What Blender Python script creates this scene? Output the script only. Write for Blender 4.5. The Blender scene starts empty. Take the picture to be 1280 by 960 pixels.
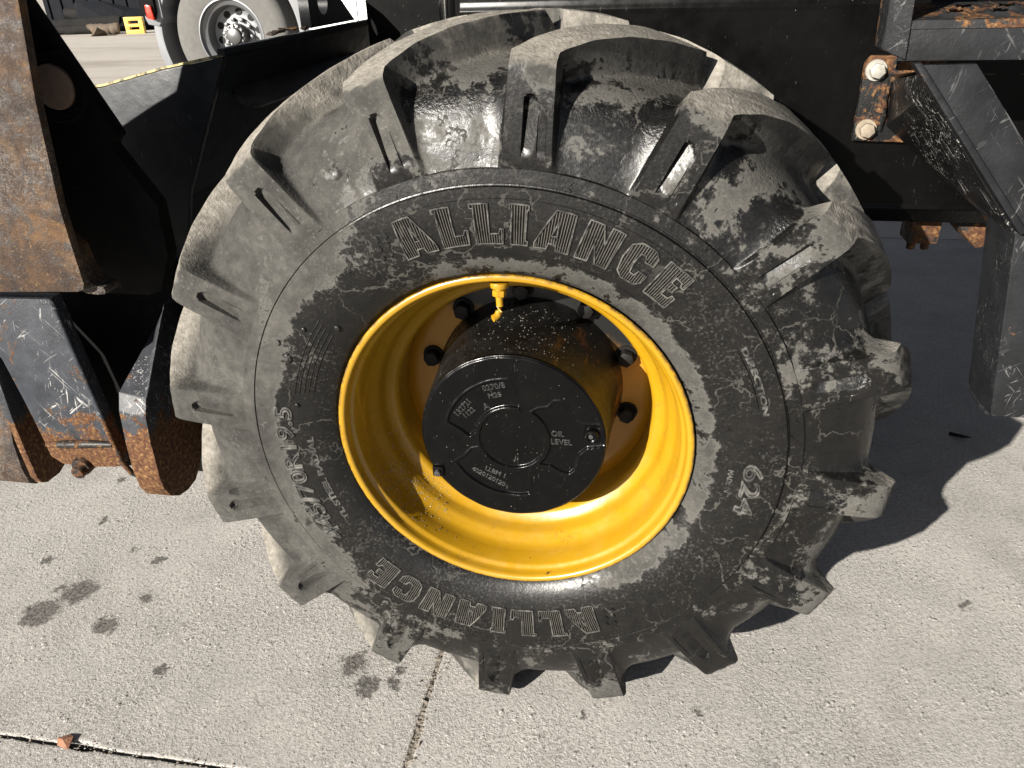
import bpy, bmesh, math, random
import numpy as np
from mathutils import Matrix, Vector
random.seed(7); rng = np.random.default_rng(11)
R_ = math.radians
scene = bpy.context.scene
COL = scene.collection

# ------------------------------------------------------------------ camera
PIT, YAW, ROLL = 0.49771, -0.183989, -0.031725
def cam_axes():
    cy, sy = math.cos(YAW), math.sin(YAW)
    f0 = Vector((sy, cy, 0)); r0 = Vector((cy, -sy, 0)); u0 = Vector((0, 0, 1))
    f = f0*math.cos(PIT) - u0*math.sin(PIT); u = u0*math.cos(PIT) + f0*math.sin(PIT)
    return r0*math.cos(ROLL) + u*math.sin(ROLL), -r0*math.sin(ROLL) + u*math.cos(ROLL), f
cr, cu, cf = cam_axes()
cam = bpy.data.cameras.new('camera'); cam_o = bpy.data.objects.new('camera', cam); COL.objects.link(cam_o)
cam.sensor_width = 36.0; cam.lens = 36.0*962/1280; cam.clip_start = 0.05; cam.clip_end = 500
m = Matrix((cr, cu, -cf)).transposed().to_4x4(); m.translation = (0.17982, -0.94191, 1.16602)
cam_o.matrix_world = m; scene.camera = cam_o

# ------------------------------------------------------------------ sky, sun, exposure
SUN = Vector((-1.357, -2.1, 1.0)).normalized()
el = math.asin(SUN.z); az = math.atan2(SUN.x, SUN.y) % (2*math.pi)
world = bpy.data.worlds.new('World'); scene.world = world; world.use_nodes = True
wn = world.node_tree; bg = wn.nodes['Background']
sky = wn.nodes.new('ShaderNodeTexSky'); sky.sky_type = 'NISHITA'; sky.sun_disc = False
sky.sun_elevation = el; sky.sun_rotation = az; sky.air_density = 0.3; sky.dust_density = 1.0; sky.ozone_density = 0.0; sky.altitude = 1200
hs = wn.nodes.new('ShaderNodeHueSaturation'); hs.inputs['Saturation'].default_value = 0.5   # camera white balance: open shade reads neutral
wn.links.new(sky.outputs[0], hs.inputs['Color']); wn.links.new(hs.outputs[0], bg.inputs[0]); bg.inputs[1].default_value = 0.05
sl = bpy.data.lights.new('sun', 'SUN'); sl.energy = 5.0; sl.angle = R_(0.55); sl.color = (1.0, 0.945, 0.86)
so = bpy.data.objects.new('sun', sl); COL.objects.link(so); so.location = SUN*20
so.rotation_euler = SUN.to_track_quat('Z', 'Y').to_euler()
scene.view_settings.view_transform = 'Standard'; scene.view_settings.look = 'None'
scene.view_settings.exposure = 1.6; scene.view_settings.gamma = 1.0; scene.view_settings.use_curve_mapping = False
scene.cycles.max_bounces = 5; scene.cycles.diffuse_bounces = 3; scene.cycles.glossy_bounces = 3; scene.cycles.transmission_bounces = 3
ZC = 0.545          # height of the wheel centre

# ------------------------------------------------------------------ node helpers
class NT:
    def __init__(s, name):
        s.m = bpy.data.materials.new(name); s.m.use_nodes = True; s.t = s.m.node_tree
        s.b = s.t.nodes['Principled BSDF']; s._pos = None
    def n(s, typ, **kw):
        o = s.t.nodes.new(typ)
        for k, v in kw.items(): setattr(o, k, v)
        return o
    def put(s, sock, v):
        if isinstance(v, bpy.types.NodeSocket): s.t.links.new(v, sock)
        elif isinstance(v, (tuple, list)): sock.default_value = tuple(v) + ((1,) if len(v) == 3 and sock.type == 'RGBA' else ())
        else: sock.default_value = v
    @property
    def pos(s):
        if s._pos is None: s._pos = s.n('ShaderNodeNewGeometry')
        return s._pos.outputs['Position']
    @property
    def nor(s):
        s.pos; return s._pos.outputs['Normal']
    def math(s, op, a, b=0.0, c=None):
        o = s.n('ShaderNodeMath', operation=op); s.put(o.inputs[0], a); s.put(o.inputs[1], b)
        if c is not None: s.put(o.inputs[2], c)
        return o.outputs[0]
    def add(s, a, b): return s.math('ADD', a, b)
    def mul(s, a, b): return s.math('MULTIPLY', a, b)
    def vmul(s, v, k):
        o = s.n('ShaderNodeVectorMath', operation='MULTIPLY'); s.put(o.inputs[0], v); s.put(o.inputs[1], k); return o.outputs[0]
    def vadd(s, v, k):
        o = s.n('ShaderNodeVectorMath', operation='ADD'); s.put(o.inputs[0], v); s.put(o.inputs[1], k); return o.outputs[0]
    def sep(s, v):
        o = s.n('ShaderNodeSeparateXYZ'); s.put(o.inputs[0], v); return o.outputs
    def noise(s, scale, detail=4, rough=0.55, dist=0.0, vec=None, col=False):
        o = s.n('ShaderNodeTexNoise'); s.put(o.inputs['Vector'], vec if vec is not None else s.pos)
        s.put(o.inputs['Scale'], scale); s.put(o.inputs['Detail'], detail); s.put(o.inputs['Roughness'], rough); s.put(o.inputs['Distortion'], dist)
        return o.outputs[1 if col else 0]
    def voro(s, scale, feature='F1', vec=None, rnd=1.0, out=0):
        o = s.n('ShaderNodeTexVoronoi', feature=feature); s.put(o.inputs['Vector'], vec if vec is not None else s.pos)
        s.put(o.inputs['Scale'], scale); s.put(o.inputs['Randomness'], rnd); return o.outputs[out]
    def ramp(s, fac, stops, interp='LINEAR'):
        o = s.n('ShaderNodeValToRGB'); s.put(o.inputs[0], fac); cr = o.color_ramp; cr.interpolation = interp
        while len(cr.elements) < len(stops): cr.elements.new(0.5)
        for e, (p, c) in zip(cr.elements, stops):
            e.position = p; e.color = (c, c, c, 1) if isinstance(c, (int, float)) else tuple(c) + (1,)
        return o.outputs[0]
    def rng(s, v, a, b, c=0.0, d=1.0, smooth=False):
        o = s.n('ShaderNodeMapRange', interpolation_type='SMOOTHSTEP' if smooth else 'LINEAR')
        s.put(o.inputs[0], v)
        for i, k in enumerate((a, b, c, d)): s.put(o.inputs[1+i], k)
        return o.outputs[0]
    def mix(s, f, a, b):
        o = s.n('ShaderNodeMix', data_type='RGBA'); s.put(o.inputs[0], f); s.put(o.inputs[6], a); s.put(o.inputs[7], b); return o.outputs[2]
    def bump(s, h, strength=0.5, dist=0.002, nrm=None):
        o = s.n('ShaderNodeBump'); s.put(o.inputs['Height'], h); s.put(o.inputs['Strength'], strength); s.put(o.inputs['Distance'], dist)
        if nrm is not None: s.put(o.inputs['Normal'], nrm)
        return o.outputs[0]
    def out(s, color=None, rough=None, normal=None, metal=None, spec=None, coat=None, coat_rough=None):
        b = s.b
        for k, v in (('Base Color', color), ('Roughness', rough), ('Normal', normal), ('Metallic', metal), ('Specular IOR Level', spec), ('Coat Weight', coat), ('Coat Roughness', coat_rough)):
            if v is not None: s.put(b.inputs[k], v)
        return s.m

M = {}
# --- tyre rubber: dark damp rubber with dried mud film, dust on the tread
def make_rubber(name, hatch=False):
    k = NT(name)
    q = k.vadd(k.pos, (0, 0, -ZC)); x, y, z = k.sep(q)
    rad = k.math('SQRT', k.add(k.mul(x, x), k.mul(z, z)))
    big = k.noise(7.5, 6, 0.62, 0.5)
    med = k.noise(55, 6, 0.68, 0.2)
    fine = k.noise(230, 3, 0.6)
    cb = k.n('ShaderNodeCombineXYZ'); k.put(cb.inputs[0], k.math('DIVIDE', x, rad)); k.put(cb.inputs[1], k.mul(rad, 1.6)); k.put(cb.inputs[2], k.math('DIVIDE', z, rad))
    streak = k.noise(17, 4, .65, .15, vec=cb.outputs[0])      # splash marks run out from the hub
    f = k.add(big, k.mul(k.math('SUBTRACT', med, 0.5), 0.46)); f = k.add(f, k.mul(k.math('SUBTRACT', streak, .5), .22)); f = k.add(f, k.mul(k.math('SUBTRACT', fine, .5), .12))
    # how far the film has dried: the left side is dry, the right and lower side still damp
    dryl = k.rng(k.add(x, k.mul(z, -0.15)), -0.12, -0.40, 0.0, 0.27, True)
    rim_side = k.mul(k.rng(rad, 0.312, 0.284, 0, 0.30, True), k.rng(k.add(x, k.mul(z, 0.4)), -0.10, 0.14, 0.0, 1.0, True))
    left = k.rng(x, -0.16, -0.30, 0, 1, True)
    tz_r = k.mul(k.rng(rad, 0.400, 0.370, 0, .155, True), k.math('SUBTRACT', 1.0, left)); tz_l = k.mul(k.rng(rad, 0.372, 0.325, 0, .36, True), left)
    text_zone = k.add(tz_r, tz_l)
    tip = k.add(k.rng(rad, 0.475, 0.535, 0, 0.13, True), k.mul(k.rng(z, .22, .40, 0, .015, True), k.rng(rad, .41, .43)))
    f = k.add(f, dryl); f = k.add(f, rim_side); f = k.math('SUBTRACT', f, text_zone); f = k.add(f, tip)
    dry = k.rng(f, 0.50, 0.68, 0, 1, True)
    edge = k.mul(k.rng(f, 0.55, 0.58, 0, 1, True), k.rng(f, 0.66, 0.59, 0, 1, True))
    # pale veins left where puddles dried
    wv = k.vadd(k.pos, k.vmul(k.noise(14, 4, 0.65, 0, col=True), (0.10, 0.10, 0.10)))
    ve = k.voro(11, 'DISTANCE_TO_EDGE', wv)
    vein = k.mul(k.rng(k.add(ve, k.mul(k.math('SUBTRACT', med, .5), .12)), 0.017, 0.002, 0, 1, True), k.mul(k.rng(k.noise(5.5, 2, .5), 0.43, 0.53, 0, 1, True), k.math('SUBTRACT', 1.0, dry)))
    wet = k.mix(k.rng(med, .35, .7), (0.0022, 0.0022, 0.0021), (0.0062, 0.0058, 0.0052))
    wet = k.mix(k.rng(k.mul(fine, k.rng(big, .3, .6, .7, 1.1)), .58, .68, 0, .4), wet, (0.045, 0.043, 0.038))
    tone = k.mix(k.rng(k.noise(6, 5, .65), .35, .65, 0, 1), (0.027, 0.0265, 0.025), (0.060, 0.0585, 0.054))
    tone = k.mix(k.rng(med, .36, .66), k.vmul(tone, (.72, .72, .72)), k.vmul(tone, (1.22, 1.2, 1.16)))
    tone = k.mix(k.mul(k.rng(fine, .56, .68, 0, .5), k.rng(big, .42, .6)), tone, (0.105, 0.101, 0.092)); tone = k.mix(k.rng(k.noise(26, 5, .7, .4), .52, .66, 0, .55), tone, (0.026, 0.0255, 0.024))
    c = k.mix(dry, wet, tone)
    c = k.mix(k.mul(edge, 0.30), c, (0.12, 0.116, 0.104))
    c = k.mix(k.mul(vein, 0.30), c, (0.115, 0.11, 0.098))
    wob = k.vadd(k.pos, k.vmul(k.noise(45, 3, .6, 0, col=True), (.03, .03, .03)))
    drip = k.mul(k.rng(k.voro(17, vec=wob), .20, .15, 0, .85), k.rng(k.noise(6.5, 2, .5), .50, .56)); c = k.mix(k.mul(drip, dry), c, (.010, .0098, .009))
    # brown road dust lying on the upper tread
    nz = k.sep(k.nor)[2]
    dust = k.mul(k.rng(rad, 0.508, 0.546, 0, 1, True), k.rng(k.add(nz, k.mul(k.math('SUBTRACT', k.noise(30, 5, .65), .5), 1.1)), 0.20, 0.62, 0, 1, True))
    rub = k.mul(k.rng(rad, .536, .545, 0, .62, True), k.rng(nz, .30, .05)); c = k.mix(rub, c, (.016, .0157, .015))    # running face rubbed clean
    dcol = k.mix(k.rng(k.noise(90, 4, .7), .3, .7), (0.105, 0.096, 0.082), (0.225, 0.209, 0.182))
    c = k.mix(k.mul(dust, 0.93), c, dcol)
    anyd = k.math('MAXIMUM', dry, k.math('MAXIMUM', vein, dust))
    rough = k.rng(anyd, 0, 1, 0.36, 0.90)
    rough = k.add(rough, k.mul(k.math('SUBTRACT', fine, .5), 0.35))
    h = k.add(k.mul(fine, 0.30), k.mul(med, 0.75))
    h = k.add(h, k.mul(k.mul(k.rng(k.math('MULTIPLY', rad, k.rng(nz, -.2, .5)), .40, .52), fine), 2.0))
    nrm = k.bump(h, 0.5, 0.0018)
    if hatch:
        uv = k.n('ShaderNodeTexCoord').outputs['UV']; ux, uy, _ = k.sep(uv)
        wv2 = k.math('SINE', k.mul(ux, 2*math.pi/0.0033))
        nrm = k.bump(wv2, 1.0, 0.0016, nrm)
        ridge = k.rng(wv2, 0.0, 0.8, 0, 0.85, True)
        c = k.mix(k.mul(ridge, k.rng(med, .25, .5, .25, 1)), c, (0.095, 0.089, 0.077))
    return k.out(c, rough, nrm, spec=k.rng(anyd, 0, .8, 0.36, 0.12))
k = NT('worn_letter_edge'); n2 = k.noise(70, 5, .65)
M['ledge'] = k.out(k.mix(k.rng(n2, .42, .64), (.006, .0058, .0053), (.075, .072, .064)), .75, k.bump(k.noise(300, 3), .3, .001))
M['rubber'] = make_rubber('tyre_rubber'); M['letter'] = make_rubber('tyre_letter_rubber', True)

# --- yellow rim paint
k = NT('yellow_paint')
c = k.mix(k.rng(k.noise(9, 4, .6), .35, .7), (0.252, 0.136, 0.0042), (0.292, 0.160, 0.006))
sp = k.rng(k.noise(260, 3, .7), .66, .74, 0, 1)
gr = k.mul(k.rng(k.noise(22, 6, .7, .6), .56, .72, 0, .6), k.rng(k.noise(150, 4, .7), .42, .6))
qx, qy, qz = k.sep(k.vadd(k.pos, (0, 0, -ZC))); rd = k.math('SQRT', k.add(k.mul(qx, qx), k.mul(qz, qz)))
bead = k.mul(k.rng(rd, .2600, .2645, 0, 1), k.rng(k.noise(70, 5, .7), .40, .56, 0, .85)); chipm = k.rng(k.noise(85, 4, .7, .3), .70, .725, 0, .9)
film = k.mul(k.rng(k.noise(16, 6, .7, .4), .45, .70, 0, .12), k.rng(qz, .05, -.22))
c = k.mix(k.mul(sp, .25), c, (0.22, 0.10, 0.01)); c = k.mix(gr, c, (0.10, 0.05, 0.012)); c = k.mix(film, c, (.30, .20, .07)); c = k.mix(k.math('MAXIMUM', bead, chipm), c, (.035, .022, .012))
M['yellow'] = k.out(c, k.add(k.rng(k.noise(40, 4, .6), .3, .7, .24, .42), k.mul(film, .8)), k.bump(k.add(k.noise(55, 3, .5), k.mul(k.noise(500, 2, .5), .12)), .16, .0016), spec=.5, coat=.25, coat_rough=.12)

k = NT('yellow_disc_top_shade')
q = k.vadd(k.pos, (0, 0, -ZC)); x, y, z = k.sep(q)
top_shade = k.rng(k.add(k.add(z, k.mul(x, .25)), k.mul(k.math('SUBTRACT', k.noise(30, 5, .6), .5), .06)), .085, .125, 0, 1, True)  # shade under the rim's top, painted as black into the disc colour
M['disc'] = k.out(k.mix(top_shade, (0.32, 0.145, 0.0045), (.003, .003, .0028)), .45, k.bump(k.noise(60, 4), .2, .002))
# --- black paints
def black_paint(name, base, rough, dust=0.15, scuff=0.25, bumpy=.12, scale=1.0, spec=.32):
    k = NT(name)
    d = k.rng(k.noise(14*scale, 6, .65, .4), .5, .78, 0, dust)
    c = k.mix(d, base, (0.085, 0.08, 0.072))
    sv = k.vmul(k.pos, (1, 1, .16)); s1 = k.rng(k.noise(240*scale, 4, .7, .6, vec=sv), .66, .72, 0, 1)
    s1 = k.mul(s1, k.rng(k.noise(7*scale, 3, .5), .47, .6)); c = k.mix(k.mul(s1, scuff), c, (0.28, 0.275, 0.26))
    sp = k.rng(k.noise(330, 2, .5), .755, .775); c = k.mix(k.mul(sp, .5), c, (.35, .34, .3))
    return k.out(c, k.add(k.rng(k.noise(30, 4, .6), .3, .7, rough-.06, rough+.1), k.mul(d, .5)), k.bump(k.add(k.noise(45, 3, .5), k.mul(k.noise(700, 2, .5), .2)), bumpy, .002), spec=spec)
M['hub'] = black_paint('black_hub_paint', (0.0012, 0.0012, 0.0012), .20, .015, .35, .3, spec=.20)
M['panel'] = black_paint('black_panel_paint', (0.0016, 0.0016, 0.0015), .24, .012, .12, .06, spec=.08)
M['bucket'] = black_paint('black_bucket_paint', (0.011, 0.0128, 0.0155), .42, .08, .35, .4, spec=.22)
M['dark'] = black_paint('dark_steel_paint', (0.003, 0.003, 0.003), .75, .03, .08, .2, spec=.08)
M['letter_black'] = black_paint('black_cast_letter_paint', (0.03, 0.03, 0.03), .3, .5, .6, .2)

# greasy black drum of the axle
k = NT('greasy_black_drum')
og = k.mul(k.rng(k.noise(16, 6, .7, .8, vec=k.vmul(k.pos, (1, .35, 1))), .55, .7), k.rng(k.sep(k.pos)[0], .03, .11, 0, .75, True))  # yellow reflection of the rim, painted in patches on the right flank
c = k.mix(og, (0.003, 0.0028, 0.0026), (0.22, 0.09, 0.010))
wsp = k.rng(k.noise(190, 3, .7), .60, .68); wsp = k.mul(wsp, k.rng(k.noise(20, 4, .6), .45, .6))
c = k.mix(k.mul(wsp, .14), c, (.30, .28, .25))
M['drum'] = k.out(c, k.rng(k.noise(24, 4, .6), .35, .65, .22, .5), k.bump(k.noise(120, 5, .7), .6, .003), spec=.5)

# worn dark grey paint with scratches and rust
def worn_steel(name, paint, rust_amt, scratch=.6, grey=(0.30, 0.295, 0.285), rough=.45, rscale=9, dark_rust=True, zr=None):
    k = NT(name)
    n1 = k.noise(rscale, 7, .66, .6)
    if zr is not None:
        n1 = k.add(n1, k.rng(k.sep(k.pos)[2], zr[0], zr[1], 0, zr[2]))
    n1 = k.add(n1, k.mul(k.math('SUBTRACT', k.noise(140, 4, .7), .5), .30)); rm = k.rng(n1, 1-rust_amt, 1-rust_amt+.05, 0, 1, True)
    c = k.mix(k.rng(k.noise(25, 5, .6), .35, .7), paint, tuple(min(1, v*1.8+.001) for v in paint))
    # scratches at two slants
    for ang, sc in ((.6, 150), (-.9, 120), (1.35, 190)):
        ca, sa = math.cos(ang), math.sin(ang)
        px, py, pz = k.sep(k.pos)
        a = k.add(k.mul(px, ca), k.mul(pz, sa)); b = k.add(k.mul(px, -sa), k.mul(pz, ca))
        cb = k.n('ShaderNodeCombineXYZ'); k.put(cb.inputs[0], k.mul(a, .10)); k.put(cb.inputs[1], py); k.put(cb.inputs[2], b)
        s = k.rng(k.noise(sc, 3, .6, 1.2, vec=cb.outputs[0]), .635, .675)
        s = k.mul(s, k.rng(k.noise(11, 3, .5), .45, .6)); c = k.mix(k.mul(s, scratch), c, grey)
    rc = k.ramp(k.noise(125, 5, .7, .2), [(.32, (0.020, 0.009, 0.006)), (.47, (0.060, 0.026, 0.012)), (.58, (0.105, 0.053, 0.021)), (.72, (0.24, 0.15, 0.065))])
    c = k.mix(rm, c, rc)
    h = k.add(k.mul(k.noise(90, 5, .7), .6), k.mul(rm, k.noise(170, 4, .7)))
    return k.out(c, k.rng(rm, 0, 1, rough, .85), k.bump(h, .5, .003), spec=.22)
M['step'] = worn_steel('worn_black_step_paint', (0.0062, 0.0066, 0.0074), .37, .7, grey=(.11,.11,.108))
M['tread'] = worn_steel('rusty_step_tread', (0.0105, 0.011, 0.0118), .50, .5, grey=(.10,.10,.098), rscale=22)
M['step_dark'] = worn_steel('worn_gloss_black_paint', (0.006, 0.006, 0.006), .30, .95, rough=.30, grey=(.42,.41,.39))
M['mount'] = worn_steel('rusty_mount_plate', (0.005, 0.005, 0.005), .54, .3, rscale=22)
M['coupler'] = worn_steel('scratched_steel_plate', (0.018, 0.020, 0.024), .42, .95, zr=(.45, .32, .16))
M['hook'] = worn_steel('rubbed_hook_steel', (0.018, 0.019, 0.022), .36, .8, zr=(.44, .34, .42), rscale=30)
M['under'] = worn_steel('rusty_underside', (0.012, 0.010, 0.009), .55, .2, rscale=20)

# heavy rust for the arm plate
k = NT('rusted_arm_steel')
n1 = k.noise(9, 8, .74, .3); n2 = k.noise(40, 7, .74, .3)
c = k.ramp(n1, [(.30, (0.010, 0.007, 0.006)), (.42, (0.034, 0.018, 0.011)), (.50, (0.075, 0.038, 0.017)), (.60, (0.19, 0.098, 0.032)), (.74, (0.075, 0.055, 0.042))])
c = k.vmul(c, (.40, .38, .34)); c = k.mix(k.rng(n2, .52, .60, 0, .8), c, (0.026, 0.022, 0.0195)); c = k.mix(k.rng(k.noise(150, 5, .7), .60, .68, 0, .6), c, (.20, .125, .055))
worm = k.rng(k.math('ABSOLUTE', k.math('SUBTRACT', k.noise(75, 4, .6, 2.0), .5)), .03, .008); worm = k.mul(worm, k.rng(k.noise(8, 3, .5), .45, .58))
c = k.mix(k.mul(worm, .6), c, (.15, .135, .115))
M['rust'] = k.out(c, k.rng(n2, .4, .65, .8, .5), k.bump(k.add(n2, k.mul(k.noise(220, 4, .7), .5)), .6, .004), spec=.4)
k = NT('brown_pin_steel'); n2 = k.noise(70, 6, .7, .6)
M['pin'] = k.out(k.mix(n2, (.09, .055, .04), (.24, .17, .125)), .7, k.bump(n2, .6, .002))
k = NT('zinc_bolt'); n2 = k.noise(120, 4, .6)
M['bolt'] = k.out(k.mix(n2, (.22, .21, .185), (.40, .385, .34)), k.rng(n2, .3, .7, .35, .6), k.bump(n2, .3, .001), metal=.35)
k = NT('rusty_bolt'); n2 = k.noise(150, 4, .6)
M['rbolt'] = k.out(k.mix(n2, (.12, .095, .07), (.28, .24, .18)), .7, k.bump(n2, .4, .001), metal=.2)
k = NT('wheel_nut_black'); M['nut'] = k.out(k.mix(k.noise(90, 4), (.003, .003, .003), (.008, .007, .006)), .6, k.bump(k.noise(180, 3), .4, .001), spec=.2)
k = NT('worn_edge_yellow'); n2 = k.noise(60, 5, .7)
M['edge'] = k.out(k.mix(k.rng(n2, .42, .55), (.08, .07, .045), (.40, .33, .15)), .6)
k = NT('droplet_water'); k.out((.75, .72, .62), .08, spec=.6); k.b.inputs['IOR'].default_value = 1.33
k.b.inputs['Transmission Weight'].default_value = .85; M['drop'] = k.m
k = NT('chromed_rod'); M['chrome'] = k.out((.75, .75, .74), .16, k.bump(k.noise(40, 3), .05, .001), metal=1)

# --- concrete
def concrete(name, near=True):
    k = NT(name)
    x, y, z = k.sep(k.pos)
    n0 = k.noise(1.4, 5, .6); n1 = k.noise(9, 6, .65, .3); n2 = k.noise(130, 5, .7); n3 = k.noise(235 if near else 420, 4, .7)
    c = k.mix(k.rng(n0, .35, .65), (0.275, 0.263, 0.246), (0.375, 0.360, 0.337))
    c = k.mix(k.rng(n1, .38, .68, 0, .5), c, (0.43, 0.41, 0.378))
    c = k.mix(k.rng(n2, .34, .54, .55, 0), c, (0.12, 0.112, 0.102))
    wear = k.rng(k.noise(3.2, 5, .65, .4), .36, .64, .12, 1.0)      # rubbed smooth in places, open-grained in others
    c = k.mix(k.mul(k.rng(n3, .54, .66, 0, .55), wear), c, (0.56, 0.54, 0.50)); c = k.mix(k.mul(k.rng(n3, .44, .34, 0, .6), wear), c, (0.12, 0.114, 0.106))
    chip = k.rng(k.noise(210, 2, .5, .6), .70, .735); c = k.mix(k.mul(chip, .8), c, (0.05, 0.047, 0.045))
    rough = .88
    if near:
        # oil and water spots
        wob = k.vadd(k.pos, k.vmul(k.vadd(k.noise(34, 6, .75, 0, col=True), (-.5, -.5, -.5)), (.085, .085, 0)))
        spots = [(-.986, .127, .034), (-1.028, .062, .033), (-.866, .047, .023), (-1.038, .132, .012), (-.827, .133, .015), (-1.091, .356, .012), (-.875, .246, .013), (-.326, .029, .025), (-.282, -.019, .021), (-.239, -.002, .013), (-.683, -.042, .012),
                 (.313, .011, .007), (.863, .348, .010), (.117, -.023, .006), (-1.155, .522, .011), (-.949, .277, .008), (-1.128, .211, .009), (-.595, .285, .006), (-.233, .024, .007)]
        tot = None
        for sx, sy, sr in spots:
            d = k.n('ShaderNodeVectorMath', operation='DISTANCE'); k.put(d.inputs[0], wob); d.inputs[1].default_value = (sx, sy, 0)
            mk = k.rng(d.outputs['Value'], sr*.85, sr*1.35, 1, 0, True)
            tot = mk if tot is None else k.math('MAXIMUM', tot, mk)
        sp = k.mul(tot, k.rng(n2, .3, .6, 1.0, .62))
        c = k.mix(sp, c, (0.032, 0.029, 0.026))
        dot = k.mul(k.rng(k.voro(60), .16, .10), k.rng(k.noise(4.5, 3, .5), .50, .62, 0, .8)); c = k.mix(dot, c, (.09, .083, .075))
        st = k.rng(k.noise(2.6, 6, .72, .5), .54, .74, 0, .38); c = k.mix(st, c, (0.15, 0.135, 0.12))
    else:
        c = k.mix(.55, c, (0.42, 0.385, 0.335)); st = k.rng(k.noise(.35, 6, .65, .5, vec=k.vmul(k.pos, (.5, 2.6, 1))), .50, .68, 0, .55); c = k.mix(st, c, (0.17, 0.14, 0.115))
    # worn surface: scattered raised crumbs of mortar, fine pits
    ang = R_(28); st_v = k.n('ShaderNodeVectorRotate', rotation_type='Z_AXIS'); k.put(st_v.inputs['Vector'], k.pos); st_v.inputs['Angle'].default_value = ang
    str_v = k.vmul(st_v.outputs[0], (1, .6, 1))
    lump = k.rng(k.noise(120, 5, .7, .2, vec=str_v), .55, .74, 0, 1)
    fl = k.mul(k.rng(k.voro(75, vec=str_v), .26, .10, 0, 1), k.rng(k.noise(12, 3, .6), .48, .6, 0, 1)) if near else 0.0
    h = k.add(k.mul(lump, 1.0), k.mul(n3, .75)); h = k.add(h, k.mul(n2, .8))
    if near: h = k.add(h, k.mul(fl, .8))
    return k.out(c, rough, k.bump(h, k.rng(wear, 0, 1, .35, .85), .0042), spec=.2)
M['concrete'] = concrete('worn_concrete'); M['yard'] = concrete('yard_concrete', False)
k = NT('joint_dirt'); n2 = k.noise(200, 5, .7)
M['joint'] = k.out(k.mix(k.rng(n2, .3, .7), (.09, .075, .06), (.30, .265, .22)), .95, k.bump(n2, .9, .005))

# ------------------------------------------------------------------ mesh helpers
def link(o, parent=None):
    COL.objects.link(o)
    if parent is not None: o.parent = parent
    return o
def mesh(name, v, f, mat, parent=None, smooth=False, sharp=None, uv=None):
    me = bpy.data.meshes.new(name)
    me.from_pydata([tuple(map(float, p)) for p in v], [], [tuple(map(int, q)) for q in f]); me.validate(); me.update()
    if smooth:
        me.polygons.foreach_set('use_smooth', [True]*len(me.polygons))
        if sharp: me.set_sharp_from_angle(angle=R_(sharp))
    me.materials.append(M[mat] if isinstance(mat, str) else mat)
    return link(bpy.data.objects.new(name, me), parent)
def frombm(name, bm, mat, parent=None, smooth=False, sharp=35):
    me = bpy.data.meshes.new(name); bmesh.ops.recalc_face_normals(bm, faces=bm.faces); bm.to_mesh(me); bm.free()
    if smooth:
        me.polygons.foreach_set('use_smooth', [True]*len(me.polygons)); me.set_sharp_from_angle(angle=R_(sharp))
    me.materials.append(M[mat] if isinstance(mat, str) else mat)
    return link(bpy.data.objects.new(name, me), parent)
def empty(name, loc, label, cat, group=None):
    o = bpy.data.objects.new(name, None); o.location = loc; o.empty_display_size = .1; COL.objects.link(o)
    tag(o, label, cat, group); return o
def tag(o, label=None, cat=None, group=None, kind=None):
    if label: o['label'] = label
    if cat: o['category'] = cat
    if group: o['group'] = group
    if kind: o['kind'] = kind
    return o
def revolve(name, prof, mat, parent, seg=128, close=False, sharp=40, cx=0, cz=0, smooth=True):
    """profile of (R, y) turned about the axle (Y)."""
    prof = np.array(prof, float); n = len(prof); th = np.linspace(0, 2*math.pi, seg, endpoint=False)
    v = np.zeros((seg, n, 3)); v[:, :, 0] = cx + np.cos(th)[:, None]*prof[:, 0]; v[:, :, 2] = cz + np.sin(th)[:, None]*prof[:, 0]; v[:, :, 1] = prof[:, 1]
    f = []
    for i in range(seg):
        j = (i+1) % seg
        for a in range(n-1 if not close else n):
            b = (a+1) % n
            f.append((i*n+a, i*n+b, j*n+b, j*n+a))
    o = mesh(name, v.reshape(-1, 3), f, mat, parent, smooth, sharp); return fixn(o)
def fixn(o):
    bm = bmesh.new(); bm.from_mesh(o.data); bmesh.ops.remove_doubles(bm, verts=bm.verts, dist=1e-6)
    bmesh.ops.recalc_face_normals(bm, faces=bm.faces); bm.to_mesh(o.data); bm.free(); return o
def prism(name, poly, axis, a, b, mat, parent=None, bev=.003, seg=2, holes=None):
    """polygon extruded along an axis between a and b, edges bevelled. poly coords: the two other axes in order."""
    bm = bmesh.new(); ring = []
    def P(u, w, t):
        return {'x': (t, u, w), 'y': (u, t, w), 'z': (u, w, t)}[axis]
    vs = [bm.verts.new(P(u, w, a)) for u, w in poly]; f = bm.faces.new(vs)
    r = bmesh.ops.extrude_face_region(bm, geom=[f]); d = {'x': (b-a, 0, 0), 'y': (0, b-a, 0), 'z': (0, 0, b-a)}[axis]
    bmesh.ops.translate(bm, verts=[e for e in r['geom'] if isinstance(e, bmesh.types.BMVert)], vec=d)
    bmesh.ops.recalc_face_normals(bm, faces=bm.faces)
    if bev: bmesh.ops.bevel(bm, geom=list(bm.edges), offset=bev, segments=seg, profile=.6, affect='EDGES', clamp_overlap=True)
    return frombm(name, bm, mat, parent, True, 30)
def box(name, x0, x1, y0, y1, z0, z1, mat, parent=None, bev=.003):
    return prism(name, [(x0, y0), (x1, y0), (x1, y1), (x0, y1)], 'z', z0, z1, mat, parent, bev)
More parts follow.
